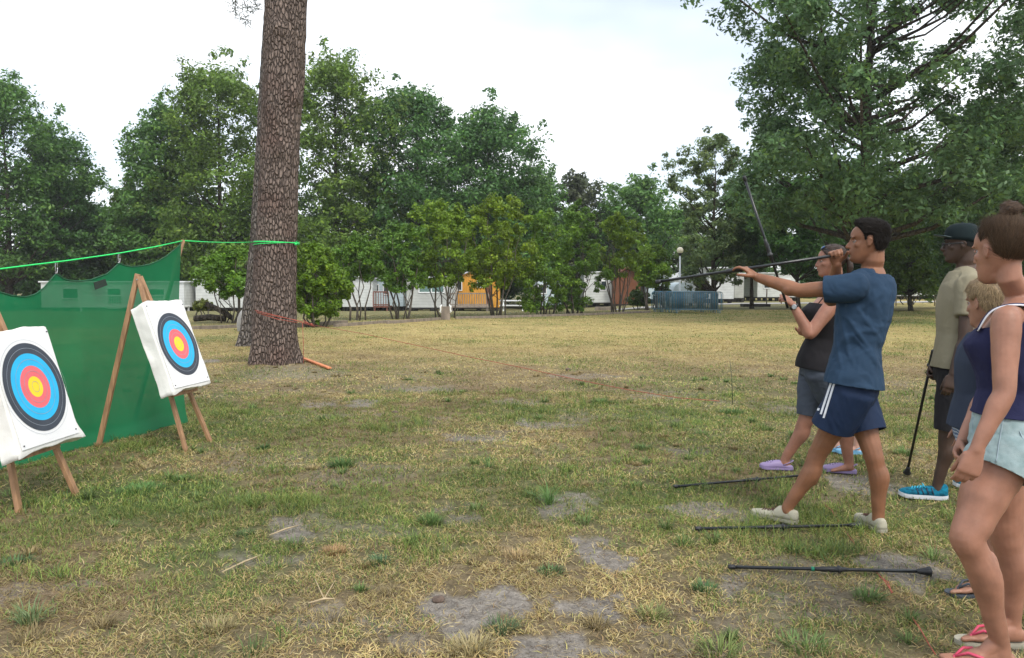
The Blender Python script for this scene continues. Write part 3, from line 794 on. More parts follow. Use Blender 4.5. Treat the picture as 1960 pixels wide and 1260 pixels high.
# ------------------------------------------------------------------ archery end: net, cords, easels, targets
M_WOOD = material('easel_wood', (.33, .185, .095), .6, .3, 6, .3, 60, stretch=(6, 6, .8))
M_WOODG = material('grey_wood', (.23, .19, .15), .85, .3, 8, .5, 50, stretch=(1, 1, .3))
M_FOAM = material('white_cover', (.78, .77, .73), .65, .06, 3, .35, 7, bdist=.03)
M_FACE = material('target_paper', (.80, .80, .80), .7, .03, 3)
M_BLACKP = material('target_black', (.045, .055, .075), .6, .15, 10)
M_BLUEP = material('target_blue', (.02, .45, .78), .6, .05, 10)
M_REDP = material('target_red', (.80, .15, .17), .6, .05, 10)
M_GOLDP = material('target_gold', (.88, .66, .03), .6, .05, 10)
M_LINE = material('target_line', (.32, .36, .42), .6, .05, 10)
M_CORD = material('green_cord', (.03, .72, .16), .5, .1, 30)
M_RCORD = material('orange_cord', (.33, .075, .045), .6, .2, 30)
M_STEEL = material('steel', (.45, .45, .46), .35, .1, 20, metal=.9)
M_RUBBER = material('black_rubber', (.016, .017, .019), .45, .2, 30)
M_TUBE = material('black_tube', (.012, .014, .016), .28, .2, 30)

def mat_net():
    m, n, l, b = mat_base('green_net')
    tc = n.new('ShaderNodeTexCoord')
    no = n.new('ShaderNodeTexNoise'); no.inputs['Scale'].default_value = 2.0; no.inputs['Detail'].default_value = 6
    l.new(tc.outputs['Object'], no.inputs['Vector'])
    r = n.new('ShaderNodeValToRGB')
    r.color_ramp.elements[0].position = .3; r.color_ramp.elements[0].color = (.003, .155, .055, 1)
    r.color_ramp.elements[1].position = .7; r.color_ramp.elements[1].color = (.007, .215, .080, 1)
    l.new(no.outputs['Fac'], r.inputs['Fac']); l.new(r.outputs['Color'], b.inputs['Base Color'])
    b.inputs['Roughness'].default_value = .7
    t = n.new('ShaderNodeBsdfTranslucent'); l.new(r.outputs['Color'], t.inputs['Color'])
    mx = n.new('ShaderNodeMixShader'); mx.inputs['Fac'].default_value = .35
    l.new(b.outputs['BSDF'], mx.inputs[1]); l.new(t.outputs['BSDF'], mx.inputs[2])
    tr = n.new('ShaderNodeBsdfTransparent'); tr.inputs['Color'].default_value = (1, 1, 1, 1)
    m2 = n.new('ShaderNodeMixShader'); m2.inputs['Fac'].default_value = .075
    l.new(mx.outputs['Shader'], m2.inputs[1]); l.new(tr.outputs['BSDF'], m2.inputs[2])
    l.new(m2.outputs['Shader'], n['Material Output'].inputs['Surface'])
    return m
NA_, NB_ = G(-5, 898), G(347, 811)
ndir = (NB_ - NA_); ndir.z = 0; nlen = ndir.length; ndir.normalize(); nnor = Vector((ndir.y, -ndir.x, 0))
def on_plane(px, py, off=0.0):
    d = ray(px, py); p0 = NA_ + nnor * off
    t = (p0 - CAMP).dot(nnor) / d.dot(nnor)
    return CAMP + d * t
top = [(0, 559), (25, 566), (50, 569), (70, 563), (86, 550), (98, 536), (108, 524), (122, 534), (140, 538), (158, 538), (176, 536), (206, 525), (218, 514), (228, 504), (240, 509), (253, 511), (275, 509), (290, 506), (306, 500), (321, 491), (335, 479), (348, 466)]
tz = []
for (a, b) in top:
    p = on_plane(a, b); tz.append(((p - NA_).dot(ndir), p.z))
s_l = tz[0][0]
tz = [(s_l - 1.35, 1.42), (s_l - 1.1, 1.30), (s_l - .8, 1.42), (s_l - .6, 1.62), (s_l - .38, 1.43)] + tz
NS, NV = 150, 60
V = []; S0, S1 = tz[0][0], tz[-1][0]
for i in range(NS + 1):
    s = S0 + (S1 - S0) * i / NS
    zt = float(np.interp(s, [q[0] for q in tz], [q[1] for q in tz]))
    for j in range(NV + 1):
        v = j / NV
        p = NA_ + ndir * s
        w = .035 * (float(vnoise([s * 2.2 + v * .9], [v * .8])[0]) - .5) * (1 - .3 * v) + .02 * math.sin(s * 9 + 2 * v) * v ** 4 + .012 * (float(vnoise([s * 9], [v * 2.0])[0]) - .5)
        bel = -.05 * math.sin(math.pi * v)
        zb = gzf(p.x, p.y) + .0 + .035 * float(vnoise([s * 2.7], [3.3])[0]) - .015
        low = max(0, (v - .93) / .07)
        q = p + nnor * (w + bel + .09 * low * float(vnoise([s * 3.1], [9.0])[0]))
        V.append((q.x, q.y, zt + (zb - zt) * v))
F = [(i * (NV + 1) + j, (i + 1) * (NV + 1) + j, (i + 1) * (NV + 1) + j + 1, i * (NV + 1) + j + 1) for i in range(NS) for j in range(NV)]
net_root = thing('backstop_net', on_ground(NA_.lerp(NB_, .5)), 'sagging green mesh backstop net hung behind the two archery targets', 'net')
m = MB(); m.add(V, F); m.build('netting', mat_net(), net_root, True)
m = MB(); m.tube([V[i * (NV + 1)] for i in range(NS + 1)], .006, 6); m.build('hem', material('net_hem', (.006, .09, .035), .7), net_root, True)
# dark patch near the top and a small torn hole
def patch_on_net(pts, mat, name, off=.07):
    m = MB(); vs = [on_plane(a, b, off) for a, b in pts]; vs2 = [v + nnor * .004 for v in vs]; n = len(vs)
    m.add(vs + vs2, [list(range(n))[::-1], [i + n for i in range(n)]] + [[i, (i + 1) % n, (i + 1) % n + n, i + n] for i in range(n)]); return m.build(name, mat, net_root)
patch_on_net([(179, 541), (201, 534), (205, 546), (182, 555)], material('patch_dark', (.02, .035, .025), .8), 'patch', .02)
# cord from beyond the left edge to the net post and on to the pine
post_top = on_plane(350, 461, -.03)
cord = [on_plane(-330, 556), on_plane(-160, 538), on_plane(0, 515), on_plane(60, 507.5), on_plane(130, 499), on_plane(228, 485), on_plane(300, 472), post_top + Vector((0, 0, .0))]
TA = P(484, 463.5, pY - .08); 
cord2 = [post_top, post_top.lerp(TA, .25) + Vector((0, 0, -.01)), post_top.lerp(TA, .5) + Vector((0, 0, -.015)), post_top.lerp(TA, .75) + Vector((0, 0, -.01)), TA]
cr = thing('green_cord', on_ground(post_top), 'bright green cord carrying the net and tied around the big pine trunk', 'cord')
m = MB(); m.tube(cord, .0065, 7); m.tube(cord2, .0065, 7); m.build('line', M_CORD, cr, True)
def ring_pts(z0, dz, ph, r=None, nn=40):
    pts = []
    for k in range(nn + 1):
        a = 2 * math.pi * k / nn + ph
        zz = z0 + dz * math.sin(a * .5 + ph)
        rr_ = (float(np.interp(zz, [q[0] for q in rad], [q[1] for q in rad])) + .035)
        xx = float(np.interp(zz, [q[0] for q in ctr], [q[1] for q in ctr]))
        pts.append(Vector((xx + rr_ * math.cos(a), PINE.y + rr_ * math.sin(a), zz)))
    return pts
zc_ = P(565, 467, pY).z
m = MB(); m.tube(ring_pts(zc_ - .0, .035, 0.1), .007, 6); m.tube(ring_pts(zc_ + .012, -.04, .3), .007, 6); m.tube(ring_pts(zc_ + .02, .01, 1.3), .007, 6)
kp = ring_pts(zc_, 0, 0)[38]; m.ell(kp + Vector((0, 0, -.01)), .022); m.tube([kp, kp + Vector((.03, -.02, .04))], .006, 5)
m.build('wrap', M_CORD, cr, True)
for (px, y0, y1, s) in [(108, 501.5, 523, 0), (228, 485.5, 503, 0)]:
    a, b = on_plane(px, y0), on_plane(px, y1); c = (a + b) / 2; h = (a - b).length
    m = MB(); pts = [c + ndir * (.011 * math.cos(t)) + Vector((0, 0, h * .5 * math.sin(t))) for t in [2 * math.pi * k / 16 for k in range(17)]]
    m.tube(pts, .0035, 6); m.bar(b - ndir * .012, b + ndir * .012, .006)
    h_ = m.build('snap_hook', M_STEEL, None, True)
    tag(h_, 'steel snap hook joining cord and net nearer the picture edge' if px < 150 else 'steel snap hook joining cord and net nearer the post', 'hook', 'snap hooks on the green cord')
pt = on_plane(351, 460, -.03); pb = on_ground(NA_ + ndir * (nlen - .42) - nnor * .25)
m = MB(); m.tube([pb - Vector((0, 0, .05)), pb.lerp(pt, .5), pt], [.022, .021, .018], 10)
tag(m.build('net_post', M_WOOD, None, True), 'wooden post holding up the right end of the green net', 'post')

TN = Vector((math.sin(math.radians(77)), -math.cos(math.radians(77)), 0)); TE = Vector((-TN.y, TN.x, 0))
def disc(m, c, e1, e2, r0, r1, seg=72, th=.0):
    nrm = e1.cross(e2)
    vs = []; fs = []
    for k in range(seg):
        t = 2 * math.pi * k / seg; d = e1 * math.cos(t) + e2 * math.sin(t)
        vs += [c + d * r0, c + d * r1]
    for k in range(seg):
        a, b = 2 * k, 2 * ((k + 1) % seg)
        fs.append((a, a + 1, b + 1, b))
    m.add(vs, fs)
def easel(f1px, back, apexz, cpx, label_e, label_t, foldbits, seed, ew=.61, eh=.79, dia=.52, spread=.42, az=78, f2px=None, lean=.355):
    random.seed(seed)
    TN = Vector((math.sin(math.radians(az)), -math.cos(math.radians(az)), 0)); TE = Vector((-TN.y, TN.x, 0))
    f1 = on_ground(G(*f1px)); f2 = on_ground(G(*f2px)) if f2px else on_ground(f1 + TE * spread)
    mid = (f1 + f2) / 2; ap = mid - TN * (apexz * lean) + Vector((0, 0, apexz - mid.z)); ap.z = apexz
    bk = on_ground(G(*back)) if isinstance(back, tuple) else on_ground(back)
    r = thing('easel', mid, label_e, 'easel', 'wooden easels carrying the targets')
    for f, s in ((f1, -1), (f2, 1)):
        m = MB(); t = ap + TE * (.02 * s) + (ap - f).normalized() * .03
        m.bar(f - Vector((0, 0, .03)), t, .042, .028, up=TN, bev=.004); m.build('leg', M_WOOD, r)
    m = MB(); m.bar(bk - Vector((0, 0, .03)), ap - TN * .035 + (ap - bk).normalized() * .05, .042, .028, up=TE, bev=.004); m.build('leg', M_WOOD, r)
    m = MB(); m.tube([ap - TE * .05 - TN * .0, ap + TE * .05], .006, 8); m.build('bolt', M_STEEL, r)
    up = (ap - mid).normalized(); nrm = TE.cross(up).normalized()
    if nrm.dot(TN) < 0: nrm = -nrm
    # ledge the board rests on
    # board centre on the leg plane under the aimed pixel
    d = ray(*cpx); p0 = mid + nrm * .18
    tt = (p0 - CAMP).dot(nrm) / d.dot(nrm); c = CAMP + d * tt
    R = Matrix((TE, nrm, up)).transposed()
    th = .12
    base = c - nrm * th / 2
    led = base - up * (eh / 2 + .014)
    m = MB(); m.bar(led - TE * .2 - nrm * .035, led + TE * .2 - nrm * .035, .03, .022, up=nrm); m.build('ledge', M_WOOD, r)
    root = thing('archery_target', base - up * eh / 2, label_t, 'target', 'archery targets on easels')
    # soft board wrapped in a white cover: subdivided box with sag and folds
    bm = bmesh.new(); bmesh.ops.create_cube(bm, size=1)
    bmesh.ops.subdivide_edges(bm, edges=list(bm.edges), cuts=22, use_grid_fill=True)
    m = MB(); vs = []
    for v in bm.verts:
        x, y, z = v.co.x, v.co.y, v.co.z     # x TE, y normal, z up
        qx, qz = x * ew, z * eh; qy = y * th
        n1 = mnoise.noise(Vector((qx * 5 + seed, qy * 8, qz * 5))) ; n2 = mnoise.noise(Vector((qx * 14, qy * 14 + seed, qz * 14)))
        edge = max(abs(x), abs(z)) * 2
        amt = .010 * n1 + .005 * n2
        if y < .48 or edge > .93: qx += amt * (1 if x > 0 else -1) * 1.6; qz += amt * 1.6
        else: amt *= .15
        qy += amt * (1.6 if y < .45 else .3)
        for (bx, bz, ax, az) in foldbits:
            w = math.exp(-((x - bx) / .10) ** 2 - ((z - bz) / .08) ** 2); qx += ax * w; qz += az * w
        # rounded edges
        k = sum(1 for t_ in (abs(x) > .495, abs(y) > .495, abs(z) > .495) if t_)
        if k >= 2: qx *= .985; qy *= .95; qz *= .988
        vs.append(base + R @ Vector((qx, qy, qz)))
    bm.verts.index_update(); m.add(vs, [[v.index for v in f.verts] for f in bm.faces]); bm.free()
    m.build('board', M_FOAM, root, True)
    fc = c + nrm * .006; R0 = dia / 2
    m = MB(); m.box(fc - nrm * .001 + up * .0, (ew * .93, .003, eh * .93), R)
    fm = m.build('paper_face', M_FACE, root)
    bands = [(R0 * 1.07, R0 * 1.075, M_LINE, 'outer_ring'), (R0 * .76, R0, M_BLACKP, 'black_ring'), (R0 * .48, R0 * .76, M_BLUEP, 'blue_ring'), (R0 * .235, R0 * .48, M_REDP, 'red_ring'), (0.0, R0 * .235, M_GOLDP, 'gold_centre')]
    for r0, r1, mt, nm in bands:
        m = MB(); disc(m, fc + nrm * .003, TE, up, r0, r1); o = m.build(nm, mt, fm)
    m = MB()
    for q in (.88, .62, .358, .12): disc(m, fc + nrm * .0045, TE, up, R0 * q - .0012, R0 * q + .0012)
    m.build('scoring_line', M_LINE, fm)
    for (a, b) in ((-.46, .46), (.46, .46), (-.45, -.45), (.44, -.44)):
        m = MB(); m.ell(fc + TE * (a * ew * .96) + up * (b * eh * .97) + nrm * .004, .005, nu=8, nv=5); m.build('pin', M_RUBBER, root)
    return root
easel((358, 865), G(187, 855), 1.46, (341, 659), 'wooden tripod easel by the right end of the net', 'tilted round-ring target in white cover on the farther easel by the net post', [(-.5, -.5, -.02, -.02), (-.5, .5, .0, -.02)], 3, az=83, dia=.565, ew=.63, f2px=(405, 844))
lf = G(38, 981); 
easel((38, 981), Vector((lf.x - .95, lf.y + .25, 0)), 1.44, (66, 741), 'wooden tripod easel at the left picture edge', 'round-ring target in white cover on the nearer easel, cut by the left edge', [(.5, -.5, .055, -.02), (-.5, -.5, -.02, -.03)], 8, az=88, eh=.775, dia=.575, ew=.63, f2px=(150, 949), lean=.285)

# ------------------------------------------------------------------ orange cord, peg, twigs, stake
rc = thing('orange_cord', on_ground(PINE), 'thin orange safety cord running from the pine out over the lawn', 'cord')
zr = [P(490, 597, pY - .45), P(530, 606, pY - .52), P(572, 614, pY - .35), P(600, 622, pY - .3)]
m = MB(); m.tube(zr, .005, 6)
a0 = P(488, 594, pY - .44); m.tube([a0, P(560, 612, pY - .5), P(598, 624, pY - .3)], .006, 5); m.ell(P(596, 621, pY - .3), .02); m.tube([P(580, 613, pY - .3), P(603, 626, pY - .3)], .006, 6)
m.tube([P(492, 599, pY - .44), P(530, 611, pY - .52), P(570, 618, pY - .33)], .006, 5); m.tube([P(579, 618, pY - .45), P(580.5, 655, pY - .5), P(581, 696, pY - .6)], .005, 5)
m.build('wrap', M_RCORD, rc, True)
pr = [P(598, 622, pY - .3)]
for (a, b) in [(700, 640), (800, 662), (900, 684), (1000, 704), (1100, 726), (1200, 746), (1300, 762)]:
    t = (a - 598) / (1375 - 598); gy = pY - .3 + (9.6 - pY) * t
    gpt = P(a, b, gy); gpt.z = max(gpt.z, gzf(gpt.x, gpt.y) + .03); pr.append(gpt)
e = G(1378, 771); pr.append(on_ground(e, .02))
m = MB(); m.tube(pr, .0042, 5); m.build('line', M_RCORD, rc, True)
for seg in ([(1575, 967), (1592, 985), (1606, 1004)], [(1618, 1022), (1627, 1037), (1637, 1048)], [(1678, 1103), (1692, 1124), (1708, 1144)], [(1745, 1190), (1760, 1215), (1778, 1240), (1790, 1262)], [(1682, 1110), (1700, 1128), (1706, 1146)]):
    m = MB(); pts = [on_ground(G(a, b), .016 + .010 * (i % 2)) for i, (a, b) in enumerate(seg)]
    m.tube(pts, .0026, 5); m.build('line', M_RCORD, rc, True)
m = MB(); a, b = on_ground(G(580, 697), .05), on_ground(G(631, 709), .035); m.bar(a, b, .07, .03, bev=.008)
tag(m.build('wooden_board', material('orange_board', (.62, .22, .09), .6, .2, 8), None), 'orange-brown narrow board lying at the foot of the big pine', 'board')
m = MB(); a = on_ground(G(1402, 775)); m.tube([a, a + Vector((-.01, 0, .28)), Vector((P(1397, 688, a.y).x, a.y, P(1397, 688, a.y).z))], [.0045, .004, .0025], 6)
tag(m.build('garden_stake', material('stake_dark', (.03, .05, .025), .6), None, True), 'thin dark stake standing alone in the lawn', 'stake')
M_STRAWS = material('dry_twig', (.42, .33, .20), .8, .2, 30)
for k, (p0, p1, lb) in enumerate([((425, 1100), (500, 1067), 'long pale dry stalk lying diagonally on the lawn, left'), ((515, 1030), (570, 1012), 'short straw-coloured stick beside a bare patch'), ((590, 1160), (640, 1150), 'forked pale twig near the bottom of the lawn')]):
    m = MB(); a, b = on_ground(G(*p0), .02), on_ground(G(*p1), .02); c = a.lerp(b, .5) + Vector((.01, .01, .006)); m.tube([a, c, b], [.003, .005, .003], 6)
    if k == 2: m.tube([c, c + Vector((.03, .09, .05))], [.003, .0015], 5); m.tube([c, c + Vector((-.06, .08, .06))], [.003, .0015], 5)
    tag(m.build('twig', M_STRAWS, None, True), lb, 'twig')
def stone(px, py, s, lb, col=(.12, .085, .065)):
    m = MB(); g = on_ground(G(px, py)); m.ell(g + Vector((0, 0, s * .35)), (s, s * .8, s * .55))
    m.v = [tuple(Vector(v) + Vector(v).normalized() * s * .3 * mnoise.noise(Vector(v) * 1.3 / s)) for v in m.v]
    tag(m.build('pine_cone' if 'cone' in lb else 'stone', material('clod', col, .9, .3, 40, .5, 60), None, True), lb, 'cone' if 'cone' in lb else 'stone')
stone(839, 1152, .030, 'brown pine cone at the left rim of the large bare patch')
stone(1088, 708, .05, 'small dark clod far out on the dry lawn')
stone(756, 790, .035, 'dark clod between the green patches')

# dry needles and small straws strewn over lawn and bare patches
rgl = np.random.default_rng(31); nl_ = 16000
ly = rgl.uniform(2.7, 12, nl_) ** 1.0; lx = ly * rgl.uniform(-.70, .70, nl_)
extra = np.array([[c[0], c[1], c[2], c[3]] for c in PATCH]); ke = rgl.integers(0, len(extra), 3500)
lx = np.concatenate([lx, extra[ke, 0] + rgl.normal(size=3500) * extra[ke, 2] * .7]); ly = np.concatenate([ly, extra[ke, 1] + rgl.normal(size=3500) * extra[ke, 3] * .7])
n_ = len(lx); az_ = rgl.uniform(0, 6.283, n_); ll = rgl.uniform(.015, .055, n_); ww = rgl.uniform(.0006, .0016, n_) * np.maximum(1, ly / 5)
d_ = np.stack([np.cos(az_), np.sin(az_), rgl.uniform(-.05, .22, n_)], 1) * ll[:, None]; s_ = np.stack([-np.sin(az_), np.cos(az_), np.zeros(n_)], 1) * ww[:, None]
p_ = np.stack([lx, ly, gz(lx, ly) + .004], 1)
Vn = np.stack([p_ - s_, p_ + s_, p_ + d_ + s_ * .5, p_ + d_ - s_ * .5], 1).reshape(-1, 3)
pal = np.array([[.10, .07, .045], [.30, .23, .13], [.16, .10, .06], [.40, .33, .20], [.07, .055, .04]])[rgl.integers(0, 5, n_)]
lit = np_mesh('needle_litter', Vn, np.arange(n_ * 4), 4, M_NEEDLE, None, np.repeat(pal, 4, 0)); tag(lit, 'dry needles and straws strewn over the lawn', 'litter', None, 'stuff')

# ------------------------------------------------------------------ blowguns lying on the grass
M_GREENRING = material('green_ring', (.01, .22, .12), .5)
def blowgun(a, b, label, grip_t=.52, ring=True, group='black blowguns', parent=None, up=Vector((0, 0, 1)), r=.0085, name='blowgun', cone=True):
    """a = muzzle, b = mouth end"""
    a, b = Vector(a), Vector(b); d = (b - a).normalized(); L = (b - a).length
    root = thing(name, a.lerp(b, .5), label, 'blowgun', group)
    m = MB(); m.tube([a, b], r, 12); m.build('tube', M_TUBE, root, True)
    g0, g1 = a.lerp(b, grip_t), a.lerp(b, grip_t + .085 / L * 1.2)
    m = MB(); gl = (g1 - g0).length
    ps = [g0 + d * gl * t for t in (-.3, -.05, .1, .35, .6, .8, .82, .9, 1.0, 1.3)]; m.tube(ps, [r * 1.1, r * 1.2, r * 1.65, r * 1.5, r * 1.65, r * 1.65, r * 2.3, r * 2.3, r * 1.4, r * 1.1], 12)
    m.build('grip', M_RUBBER, root, True)
    if cone:
        m = MB(); m.tube([b - d * .06, b - d * .045, b - d * .02, b, b + d * .004], [r * 1.1, r * 1.6, r * 2.0, r * 3.0, r * 2.7], 14); m.build('mouthpiece', M_RUBBER, root, True)
    m = MB(); m.tube([a - d * .004, a, a + d * .03, a + d * .032], [r * 1.1, r * 1.45, r * 1.45, r * 1.1], 12); m.build('muzzle_guard', M_RUBBER, root, True)
    if ring:
        m = MB(); q = g0 - d * gl * .42; m.tube([q, q + d * .014], r * 1.3, 12); m.build('ring', M_GREENRING, root, True)
    return root
def lay(p0, p1, lb, **k):
    a, b = on_ground(G(*p0), .022), on_ground(G(*p1), .030)
    return blowgun(a, b, lb, **k)
lay((1395, 1094), (1779, 1107), 'nearest black blowgun lying on the grass, in front of the flip-flops', group='black blowguns lying on the grass', grip_t=.46)
lay((1332, 1021), (1644, 1015), 'black blowgun lying on the grass between the feet of the aiming man', group='black blowguns lying on the grass', ring=False, grip_t=.44)
lay((1290, 937), (1560, 917), 'farthest black blowgun lying on the grass, behind the front shoe of the aiming man', group='black blowguns lying on the grass', ring=False, grip_t=.50)

# ------------------------------------------------------------------ crowd barriers
M_GALV = material('galvanised', (.17, .24, .26), .55, .15, 10, metal=.1)
M_BLUEB = material('barrier_blue', (.04, .22, .36), .55, .15, 10, metal=.1)
def barrier(mat):
    L, H = 2.35, 1.05; root = thing('crowd_barrier', (0, 0, 0), 'grey metal crowd barrier in the stacked row on the lawn', 'barrier', 'crowd barriers stacked on the far lawn')
    m = MB(); r = .017; c = .12; pts = []
    pts = [Vector((-L / 2, 0, .18)), Vector((-L / 2, 0, H - c)), Vector((-L / 2 + .035, 0, H - .035)), Vector((-L / 2 + c, 0, H)), Vector((L / 2 - c, 0, H)), Vector((L / 2 - .035, 0, H - .035)), Vector((L / 2, 0, H - c)), Vector((L / 2, 0, .18))]
    m.tube(pts, r, 7); m.tube([(-L / 2, 0, .18), (L / 2, 0, .18)], r, 7); m.build('frame', mat, root, True)
    m = MB()
    for k in range(1, 21): x = -L / 2 + L * k / 21; m.tube([(x, 0, .18), (x, 0, H)], .010, 5)
    b_ = m.build('bars', mat, root, True)
    for s in (-1, 1):
        m = MB(); x = s * (L / 2 - .14); m.tube([(x, -.02, .18), (x, -.14, .14), (x, -.2, .02)], .014, 6); m.tube([(x, .02, .18), (x, .14, .14), (x, .2, .02)], .014, 6)
        m.build('foot', mat, root, True)
    return root
def dup(root, loc, rz=0.0, label=None, matswap=None):
    r = root.copy(); COL.objects.link(r); r.location = loc; r.rotation_euler = (0, 0, rz)
    if label: r['label'] = label
    for ch in root.children:
        c = ch.copy(); COL.objects.link(c); c.parent = r; c.matrix_parent_inverse = ch.matrix_parent_inverse.copy()
    return r
b0 = barrier(M_GALV); b1 = barrier(M_BLUEB)
ords = ['first', 'second', 'third', 'fourth', 'fifth', 'sixth', 'seventh', 'eighth', 'ninth', 'tenth', 'eleventh', 'twelfth']
bl = [1292, 1289, 1284, 1280, 1275, 1270, 1266, 1262, 1258, 1254, 1251, 1247]
random.seed(4)
for k in range(12):
    Yb = 38.6 + k * .17
    x0 = PX(bl[k] + 2 * random.uniform(-1, 1), Yb).x; loc = on_ground((x0 + 1.17, Yb, 0))
    blue = k in (1, 4, 7, 11)
    src = b1 if blue else b0
    first = (k == 0) or (k == 1)
    lb = '%s %s metal crowd barrier from the front in the stacked row' % (ords[k], 'blue-tinted' if blue else 'grey')
    rz = random.uniform(-.035, .035)
    if first: src.location = loc; src.rotation_euler = (0, 0, rz); src['label'] = lb
    else: dup(src, loc, rz, lb)
# ------------------------------------------------------------------ globe street lamp
lp = on_ground(PX(1301, 41)); r = thing('street_lamp', lp, 'slim white pole lamp with cream globe behind the barriers', 'street lamp')
zt = ZT(484, 41)
m = MB(); m.tube([lp - Vector((0, 0, .1)), lp + Vector((0, 0, .5)), Vector((lp.x, lp.y, zt - .1))], [.07, .05, .04], 12); m.build('pole', material('lamp_pole', (.62, .66, .68), .45, .05, 5), r, True)
m = MB(); m.tube([Vector((lp.x, lp.y, zt - .16)), Vector((lp.x, lp.y, zt - .06)), Vector((lp.x, lp.y, zt + .0))], [.05, .09, .10], 12); m.build('collar', M_RUBBER, r, True)
m = MB(); m.ell((lp.x, lp.y, zt + .12), .17, nu=24, nv=16); m.build('globe', material('lamp_globe', (.80, .74, .58), .3, .03, 5), r, True)

# ------------------------------------------------------------------ cabins and sheds
M_WIN = material('dark_glass', (.03, .04, .045), .12, .1, 3)
M_WIN2 = material('green_glass', (.12, .20, .18), .15, .15, 3)
M_WFRAME = material('white_frame', (.72, .73, .72), .5, .05, 5)
M_ROOFW = material('roof_pale', (.62, .64, .64), .6, .1, 3)
M_ROOFD = material('roof_dark', (.10, .10, .10), .8, .2, 4)
M_SKIRT = material('under_floor', (.05, .045, .04), .9, .3, 5)
M_BROWNW = material('brown_rail', (.16, .06, .04), .7, .25, 6, stretch=(1, 1, .2))
M_CL_W = mat_cladding('white_cladding', (.62, .64, .62), .2)
M_CL_B = mat_cladding('pale_blue_cladding', (.52, .62, .66), .2)
M_CL_G = mat_cladding('grey_cladding', (.45, .46, .43), .2)
M_CL_O = mat_cladding('orange_boards', (.66, .31, .03), .14, vertical=True, dark=.55)
M_CL_BR = mat_cladding('brown_boards', (.17, .06, .025), .14, vertical=True, dark=.5)
def home(label, pxl, pxr, Y, base_py, top_py, mat, depth=3.6, roof='flat', wins=(), doors=(), rz=0.0, rails=None, cat='cabin', roofm=None, name='mobile_home', skirt=.35, over=.12, ridge=.5):
    x0, x1 = PX(pxl, Y).x, PX(pxr, Y).x; cx = (x0 + x1) / 2; w = x1 - x0
    zb = gzf(cx, Y); zt = ZT(top_py, Y)
    h = zt - zb
    root = thing(name, (cx, Y, zb), label, cat)
    c = Vector((cx, Y + depth / 2, 0))
    m = MB(); m.box((cx, Y + depth / 2, zb + skirt + (h - skirt) / 2), (w, depth, h - skirt)); m.build('wall', mat, root)
    m = MB()
    for sx in (-.42, 0, .42):
        for sy in (.1, .5, .9): m.box((cx + sx * w, Y + depth * sy, zb + skirt / 2 - .06), (.25, .25, skirt + .1))
    m.box((cx, Y + depth / 2, zb + skirt - .06), (w * .97, depth * .96, .10)); m.build('chassis', M_SKIRT, root)
    if roof == 'flat':
        m = MB(); m.box((cx, Y + depth / 2, zt + .05), (w + over * 2, depth + over * 2, .1), bev=.02); m.build('roof', roofm or M_ROOFW, root)
    else:
        m = MB(); hw_ = w / 2 + over; y0, y1 = Y - over * 2, Y + depth + over
        for s in (-1, 1):
            a = Vector((cx, 0, zt + ridge)); b = Vector((cx + s * hw_, 0, zt - .04)); dn = Vector((0, 0, -.09))
            vs = [Vector((p.x, yy, p.z)) + q for yy in (y0, y1) for q in (Vector(), dn) for p in (a, b)]
            m.add(vs, [(0, 1, 3, 2), (4, 6, 7, 5), (0, 4, 5, 1), (2, 3, 7, 6), (0, 2, 6, 4), (1, 5, 7, 3)])
        m.build('roof', roofm or M_ROOFW, root)
        m = MB(); m.add([(x0, Y + .01, zt), (x1, Y + .01, zt), (cx, Y + .01, zt + ridge - .08), (x0, Y + depth - .01, zt), (x1, Y + depth - .01, zt), (cx, Y + depth - .01, zt + ridge - .08)], [(0, 1, 2), (3, 5, 4)]); m.build('gable', mat, root)
    for (a, b, t, bt, gm) in wins:
        xa, xb = PX(a, Y).x, PX(b, Y).x; za, zz = ZT(bt, Y), ZT(t, Y); f = .07
        m = MB(); yy = Y - .03
        m.box(((xa + xb) / 2, yy, za), (xb - xa + f, .06, f)); m.box(((xa + xb) / 2, yy, zz), (xb - xa + f, .06, f))
        m.box((xa, yy, (za + zz) / 2), (f, .06, zz - za - f)); m.box((xb, yy, (za + zz) / 2), (f, .06, zz - za - f))
        if xb - xa > 1.2: m.box(((xa + xb) / 2, yy, (za + zz) / 2), (f * .8, .06, zz - za - f))
        w_ = m.build('window', M_WFRAME, root)
        m = MB(); m.box(((xa + xb) / 2, Y - .012, (za + zz) / 2), (xb - xa - f, .02, zz - za - f)); m.build('pane', gm or M_WIN, w_)
    for (a, b, t, bt, gm) in doors:
        xa, xb = PX(a, Y).x, PX(b, Y).x; za, zz = ZT(bt, Y), ZT(t, Y)
        m = MB(); m.box(((xa + xb) / 2, Y - .02, (za + zz) / 2), (xb - xa, .04, zz - za)); m.build('door', gm, root)
    return root
